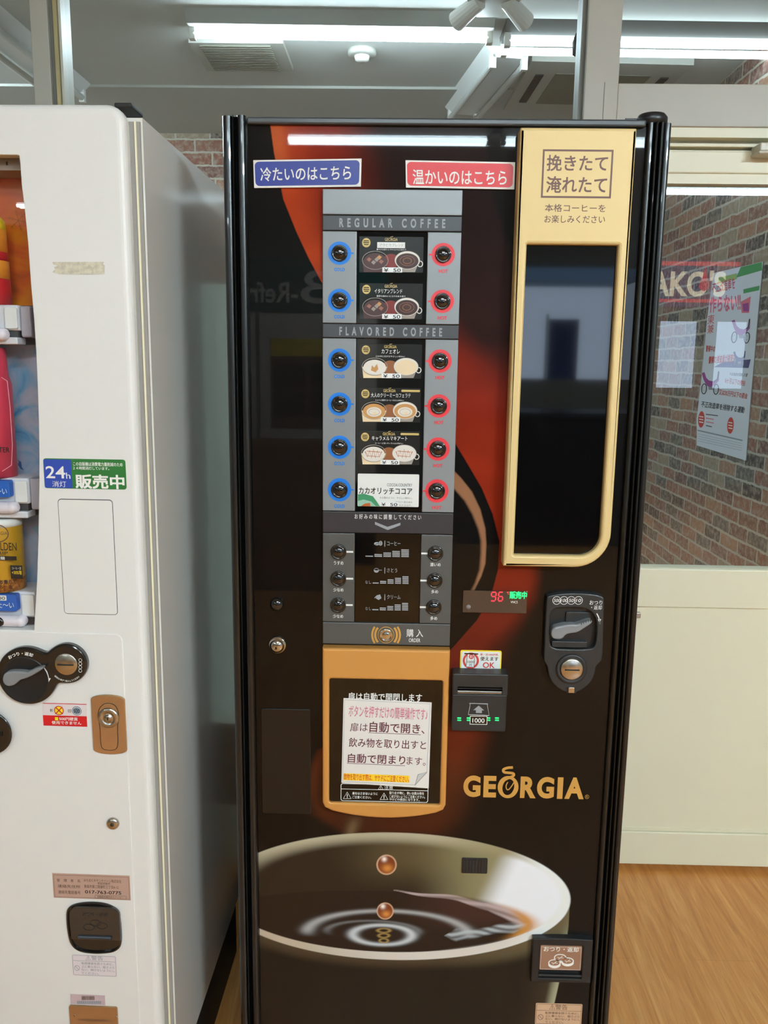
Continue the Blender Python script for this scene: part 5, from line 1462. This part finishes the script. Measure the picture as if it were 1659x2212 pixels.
# trace the zero contour with marching around
def contour(f, start, h=.0022):
    x, z = start
    for _ in range(60):
        e = 1e-5; gx_ = (f(x + e, z) - f(x - e, z)) / (2 * e); gz_ = (f(x, z + e) - f(x, z - e)) / (2 * e); v = f(x, z); x -= v * gx_ / (gx_ ** 2 + gz_ ** 2 + 1e-9); z -= v * gz_ / (gx_ ** 2 + gz_ ** 2 + 1e-9)
    P = [(x, z)]
    for _ in range(900):
        e = 1e-5; gx_ = (f(x + e, z) - f(x - e, z)) / (2 * e); gz_ = (f(x, z + e) - f(x, z - e)) / (2 * e); L_ = math.hypot(gx_, gz_)
        x -= gz_ / L_ * h; z += gx_ / L_ * h
        for _q in range(3):
            gx_ = (f(x + e, z) - f(x - e, z)) / (2 * e); gz_ = (f(x, z + e) - f(x, z - e)) / (2 * e); v = f(x, z); x -= v * gx_ / (gx_ ** 2 + gz_ ** 2); z -= v * gz_ / (gx_ ** 2 + gz_ ** 2)
        if len(P) > 10 and math.hypot(x - P[0][0], z - P[0][1]) < h * .8: break
        P.append((x, z))
    return P
out_ = contour(f, (C2[1][0] + C2[1][2], C2[1][1]))
m = MB(); m.slab([out_], -LO, -U, 'glossy_black', .004, seg=4); cu2 = m.build('coin_unit', drinks, 'glossy black coin unit of three joined discs')
c1 = C2[0]; qs = C2[0][2] / 63
m = MB(); m.lathe_y(c1[0] - 4 * qs, c1[1] - 8 * qs, [(51 * qs, -U + .0005), (50 * qs, -U - .0012), (48 * qs, -U - .0006)], 'black_satin', 48); m.build('lever_dish', cu2)
LVO = U + .012
lv = smooth([WM.m(x, y, LVO) for x, y in ((4, 1468), (8, 1455), (20, 1450), (48, 1451), (60, 1453), (72, 1445), (91, 1441), (92, 1446), (80, 1454), (58, 1466), (40, 1470), (32, 1480), (19, 1484), (8, 1480))], 2)
m = MB(); m.slab([lv], -U - .0005, -LVO, 'lever_grey', .003, seg=3); m.build('return_lever', cu2, 'grey coin return lever')
c2 = C2[1]
m = MB(); m.lathe_y(c2[0], c2[1], [(24 * qs, -U + .001), (24 * qs, -U - .0012), (22 * qs, -U - .0022), (4 * qs, -U - .0034)], 'steel', 40)
m.box(c2[0] - 17 * qs, -U - .0042, c2[1] - .0012, c2[0] + 17 * qs, -U - .002, c2[1] + .0008, 'dark_rubber'); m.build('coin_slot', cu2, 'round steel coin slot')
A = Art(WM, U)
A.arc('おつり・返却', 54, 1467, 55, 8, -36, 22, 'ink_white', 0, .03)
A.line([(95.5, 1443), (101, 1451), (104, 1461), (105, 1466)], 2.4, 'ink_white', 0); A.poly([(103, 1465), (110, 1465), (99, 1484), (102.5, 1473)], 'ink_white', 0); A.line([(103, 1462), (103, 1474), (100, 1483)], 3, 'ink_white', 0)
A.arc('硬貨は1枚ずつ投入してください', 143, 1434, 37, 4.2, 225, 135, 'ink_white', 0, .02)
for k in range(4): A.ring(173.5, 1426 + 7.6 * k, 3.6, 3.8, .7, 'ink_white', 0, 16)
A.build('lettering', cu2)
c3 = C2[2]
m = MB(); m.lathe_y(c3[0], c3[1], [(50 * qs, -U + .001), (49 * qs, -U - .0012), (44 * qs, -U - .0006)], 'glossy_black', 40)
for k in range(3): m.box(c3[0] + (18 + 5 * k) * qs, -U - .0022, c3[1] - .004, c3[0] + (20 + 5 * k) * qs, -U - .0005, c3[1] + .004, 'black_satin')
m.build('speaker_dish', cu2)
# ---- lock plate
a__ = WM.rect(198.5, 1502, 271, 1630, LO + .004)
w_ = a__[2] - a__[0]
top = [(a__[0] + w_ * (0.5 + .5 * math.cos(math.radians(t_))), a__[3] - .008 + .008 * math.sin(math.radians(t_))) for t_ in range(0, 181, 15)]
bot = [(a__[0] + w_ * (0.5 - .5 * math.cos(math.radians(t_))), a__[1] + .008 - .008 * math.sin(math.radians(t_))) for t_ in range(0, 181, 15)]
m = MB(); m.slab([top + bot], -LO, -LO - .004, 'bronze', .0015, seg=3); lk = m.build('lock_plate', drinks, 'bronze lock plate')
kh = smooth([WM.m(x, y, LO + .004) for x, y in ((210, 1545), (216, 1524), (234, 1517), (252, 1524), (258, 1545), (254, 1570), (256, 1610), (250, 1621), (226, 1621), (217, 1612), (216, 1570))], 2)
m = MB(); m.slab([kh, inset(kh, .0007)], -LO - .003, -LO - .0046, 'dark_rubber'); m.slab([inset(kh, .0008)], -LO - .003, -LO - .0048, 'bronze', .0006); m.build('pull_handle', lk)
c_ = WM.m(234, 1551, LO + .006); q = WM.scale(234, 1551)[0]
m = MB(); m.lathe_y(c_[0], c_[1], [(22.5 * q, -LO - .004), (22 * q, -LO - .007), (14 * q, -LO - .0078), (13 * q, -LO - .0066), (8 * q, -LO - .0066), (7.5 * q, -LO - .009), (2 * q, -LO - .0094)], 'steel', 40)
m.box(c_[0] - .0008, -LO - .0102, c_[1] - .0025, c_[0] + .0008, -LO - .009, c_[1] + .0025, 'dark_rubber'); m.build('lock_cylinder', lk, 'round steel lock cylinder')
c_ = WM.m(244.5, 1778, LO)
m = MB(); m.lathe_y(c_[0], c_[1], [(14 * q, -LO), (13.5 * q, -LO - .003), (11 * q, -LO - .005), (4 * q, -LO - .0056)], 'steel', 30); m.lathe_y(c_[0], c_[1], [(4.5 * q, -LO - .0050), (4 * q, -LO - .0062)], 'dark_rubber', 14); m.build('small_lock', drinks, 'small steel key lock')
# ---- change cup
cupo = smooth([WM.m(x, y, LO + .003) for x, y in ((142, 1975), (146, 1960), (165, 1952), (195, 1949), (228, 1952), (252, 1963), (259, 1976), (262, 2010), (263, 2040), (256, 2052), (240, 2059), (205, 2061), (172, 2057), (154, 2044), (146, 2020))], 2)
cupi = inset(cupo, .0035)
m = MB(); m.slab([cupo, cupi], -LO, -LO - .004, 'glossy_black', .0015); m.flat([cupi], -LO - .0004, 'glossy_black'); ch = m.build('change_cup', drinks, 'glossy black change cup with a tinted flap')
a__ = WM.rect(151, 1960, 259, 2031, LO + .006)
m = MB(); m.slab([rr(a__[0], a__[1], a__[2], a__[3], (.002, .002, .016, .016), 5)], -LO - .001, -LO - .006, mat('smoked_flap', (46, 42, 38), .18, coat=.6), .0015)
m.tube((a__[0] + .014, -LO - .006, a__[1] + .006), (a__[2] - .016, -LO - .006, a__[1] + .006), .0035, mat('blue_black', (40, 48, 56), .25), 12)
m.build('cup_flap', ch)
A = Art(WM, LO + .006)
A.text('おつり・返却', 178, 1971, 232, 1979, 'charcoal', 0)
for cx_, cy in ((192, 2003), (220, 2000), (206, 1994)): A.ring(cx_, cy, 12, 7, 1, 'charcoal', 1)
A.build('lettering', ch)

# ------------------------------------------------------------ drinks in the display
def local_thing(name, label, cat, x, y, z):
    p = WM.loc + WM.u * x + WM.d * y
    return thing(name, label, cat, (p.x, p.y, z), WM.rz, 'sample drinks in the display')
zf = WM.m(40, 658, -.02)[1] + .0005
xr = WM.m(22, 655, -.045)[0]
t = local_thing('drink_bottle', 'orange and yellow drink bottle with a red band on the top display shelf', 'bottle', xr - .034, .045, zf)
hgt = WM.m(10, 470, -.045)[1] - zf
m = MB(); m.lathe_z(0, 0, [(.034, 0), (.034, hgt * .28), (.033, hgt * .3)], 'deep_red', 32); m.lathe_z(0, 0, [(.0335, hgt * .3), (.0332, hgt * .5), (.0325, hgt * .51)], 'bottle_orange', 32); m.build('lower_label', t)
m = MB(); m.lathe_z(0, 0, [(.0328, hgt * .505), (.0328, hgt * .60), (.0322, hgt * .61)], 'deep_red', 32); m.build('red_band', t)
m = MB(); m.lathe_z(0, 0, [(.0324, hgt * .605), (.0322, hgt * .85), (.030, hgt * .96), (.026, hgt)], 'bottle_orange', 32); m.lathe_z(0, 0, [(.0325, hgt * .86), (.031, hgt * .96), (.026, hgt + .001)], 'bottle_yellow', 32); m.build('upper_body', t)
zf = WM.m(40, 1034, -.02)[1] + .0005
xr = WM.m(34, 1022, -.045)[0]
hgt = WM.m(10, 752, -.045)[1] - zf
t = local_thing('drink_bottle', 'pink drink bottle with black lettering on the middle display shelf', 'bottle', xr - .034, .045, zf)
m = MB(); m.lathe_z(0, 0, [(.034, 0), (.034, hgt * .72), (.030, hgt * .80), (.028, hgt), (.02, hgt + .001)], 'pink_red', 32); m.build('body', t)
class _CylM:
    """label wrapped on the front half of a bottle standing at t"""
pk = Art(WM, -.0105)
pk.text('WATER', -26, 966, 21, 977, 'dark_rubber', 1, .03)
pk.line([(3, 815), (16, 823), (22, 880), (27, 960), (25, 1005), (5, 1018)], 1.6, mat('pink_pale', (232, 150, 164), .4), 1)
o_ = pk.build('printed_label', None)
o_.parent = t; o_.location = (-(xr - .034), -.045, -zf)
zf = WM.m(40, 1280, -.02)[1] + .0005
xr = WM.m(50, 1270, -.04)[0]
hgt = WM.m(20, 1119, -.04)[1] - zf
t = local_thing('coffee_can', 'golden yellow coffee bottle can with a black label on the lowest display shelf', 'can', xr - .033, .045, zf)
m = MB(); m.lathe_z(0, 0, [(.0325, .0), (.033, .003), (.033, hgt * .90), (.0325, hgt * .92)], 'can_yellow', 36); m.build('body', t)
m = MB(); m.lathe_z(0, 0, [(.0332, hgt * .90), (.0332, hgt * .975), (.030, hgt), (.02, hgt)], 'white_plastic', 36); m.build('cap', t)
m = MB(); m.lathe_z(0, 0, [(.03325, .001), (.03325, hgt * .17), (.033, hgt * .175)], 'coffee_bean_print', 36); m.build('bean_band', t)
pk = Art(WM, -.0112)
pk.text('GOLDEN', -22, 1172, 36, 1189, 'dark_rubber', 1, .01); pk.text('DRIP', -16, 1191, 17, 1198, 'dark_rubber', 1, .01); pk.rect(-30, 1201, 36, 1210, 'dark_rubber', 1); pk.text('微糖', -8, 1202, 11, 1209, 'ink_white', 2, .02)
pk.ring(-8, 1152, 27, 20, 2, 'ink_brown', 1); pk.text('GEORGIA', -22, 1148, 16, 1155, 'ink_brown', 1)
pk.rect(23, 1221, 49, 1250, 'dark_rubber', 1); pk.text('コーヒー豆', 26, 1225, 46, 1230, 'ink_white', 2, .01); pk.text('+30%増', 26, 1232, 47, 1241, 'bottle_yellow', 2, .02)
pk.text('コクと香りで', -20, 1252, 37, 1261, 'dark_rubber', 1, .02); pk.text('ほっと一息', -20, 1263, 27, 1271, 'dark_rubber', 1, .02)
o_ = pk.build('printed_label', None); o_.parent = t; o_.location = (-(xr - .033), -.045, -zf)

# dark cable duct on the floor between the machines
t = thing('cable_duct', 'dark plastic duct with a shiny edge on the floor behind the gap between the machines', 'duct', (-.34, 1.95, 0))
m = MB(); m.box(-.045, -.12, 0, .02, .2, .05, 'black_trim', .008); m.tube((-.02, -.13, .055), (.012, .19, .058), .007, 'chrome', 12) if False else None; m.build('duct_body', t)

# ------------------------------------------------------------ shop behind the camera (seen only as reflections)
t = thing('display_board', 'green board lettered in pale script above white panels, mirrored in the black front', 'sign', (-.72, -3.1, 0))
m = MB(); m.box(-.95, -.03, 1.80, .62, 0, 2.16, mat('board_green', (30, 92, 84), .5)); gb = m.build('sign_board', t)
def back_text(s_, x0, z0, x1, z1, y, m_, parent, mirror=True):
    V, F = glyphs(s_, .03); k = MB()
    k.add([(x1 + (x0 - x1) * u, y, z0 + (z1 - z0) * v) for u, v, w in V], F, m_); return k.build('lettering', parent)
back_text('B', .02, 1.86, .24, 2.08, .004, 'ink_white', gb); back_text('-Refresh', -.55, 1.86, -.0, 2.0, .004, 'ink_white', gb)
for k, (x0, x1) in enumerate(((-.90, -.30), (-.27, .55))):
    m = MB(); m.box(x0, -.03, .62, x1, 0, 1.79, 'placard_white'); m.build('white_panel', t)
    m = MB(); m.box(x0 + .08, .001, 1.0, x1 - .22, .006, 1.62, mat('poster_tan', (120, 92, 60), .5)); m.box(x0 + .08, .006, 1.50, x1 - .22, .008, 1.62, 'sticker_yellow')
    for i in range(2):
        for j in range(2):
            w = (x1 - .22 - x0 - .08) / 2; m.box(x0 + .10 + i * w, .006, 1.08 + j * .2, x0 + .06 + (i + 1) * w, .008, 1.25 + j * .2, 'card_black')
    m.build('tan_poster', t)
m = MB(); m.box(-.9, -.3, 0, .55, -.031, .62, 'shop_floor_trim'); m.build('stand_base', t)
t = thing('cardboard_box', 'brown cardboard box in front of the white panels, mirrored in the black front', 'box', (-.75, -2.6, 0))
m = MB(); m.box(-.3, -.2, 0, .3, .2, .95, mat('cardboard', (150, 108, 70), .8)); m.build('box_body', t)
# blue awning outside and a dark parked shape beyond the windows
t = thing('awning', 'blue grey awning outside the shop windows, mirrored in the gold framed glass', 'awning', (1.6, -7.4, 0))
m = MB(); m.box(-1.1, -.5, 2.42, 1.1, .3, 2.75, mat('awning_blue', (150, 180, 205), .7)); m.build('canopy', t)
for x in (-1, 1):
    m = MB(); m.tube((x, -.3, 0), (x, -.3, 2.42), .03, 'dull_plastic', 12); m.build('pole', t)
t = thing('banner', 'navy blue banner outside the shop windows, mirrored in the gold framed glass', 'banner', (1.75, -6.4, 0))
m = MB(); m.box(-.16, -.01, .6, .16, .01, 1.95, mat('banner_blue', (30, 52, 120), .6)); m.build('cloth', t)
m = MB(); m.tube((-.18, 0, 0), (-.18, 0, 2.0), .014, 'dull_plastic', 10); m.build('pole', t)
# dark shelf of goods below the windows
t = thing('shop_counter', 'low dark shop counter below the windows behind the camera', 'counter', (1.4, -4.2, 0))
m = MB(); m.box(-.9, -.3, 0, .9, .3, 1.05, 'black_satin', .01); m.build('counter_body', t)
m = MB(); m.box(-.95, -.34, 1.05, .95, .34, 1.09, 'charcoal', .01); m.build('counter_top', t)
# window sign whose reflection lies on the door glass
VYY = 2 * (DY + .02) + 5.88
sa = on_y(1380, 662, VYY); sb = on_y(1600, 563, VYY)
t = thing('window_sign', 'navy and red window sign with pale capital letters, glowing in place of daylight behind it, mirrored in the door glass', 'sign', (sa.x, -5.9, 0))
W_, H_ = sb.x - sa.x, sb.z - sa.z
mat('sign_navy', (84, 82, 118), .5, emit=1.6); mat('sign_red', (214, 70, 84), .5, emit=2.6); mat('sign_cream', (236, 226, 196), .5, emit=2.8)  # emission stands in for daylight coming through the window film
m = MB(); m.box(0, 0, sa.z, W_, .02, sb.z, 'sign_navy'); b_ = m.build('sign_board', t)
m = MB(); m.box(0, .021, sa.z + H_ * .10, W_, .024, sa.z + H_ * .17, 'sign_red'); m.box(0, .021, sb.z - H_ * .12, W_, .024, sb.z - H_ * .03, 'sign_red'); m.build('red_stripe', b_)
V, F = glyphs("AKO'S", .06)
tx = on_y(1402, 640, VYY); ty = on_y(1570, 585, VYY)
k = MB(); k.add([(tx.x - sa.x + (ty.x - tx.x) * u, .025 + w * 9, tx.z + (ty.z - tx.z) * v) for u, v, w in V], F, 'sign_cream'); k.build('lettering', b_)
k = MB(); oc = on_y(1520, 613, VYY); k.lathe_z(oc.x - sa.x, .04, [(.001, oc.z - .09), (.05, oc.z - .06), (.06, oc.z - .02), (.03, oc.z + .06), (.001, oc.z + .2)], 'sign_red', 20); k.build('red_drop', b_)
# paved ground and bright street outside
m = MB(); m.box(-9, -16, -.12, 9, -6.1, -.02, mat('street_grey', (150, 152, 155), .8)); o_ = m.build('floor_outside'); o_['kind'] = 'structure'
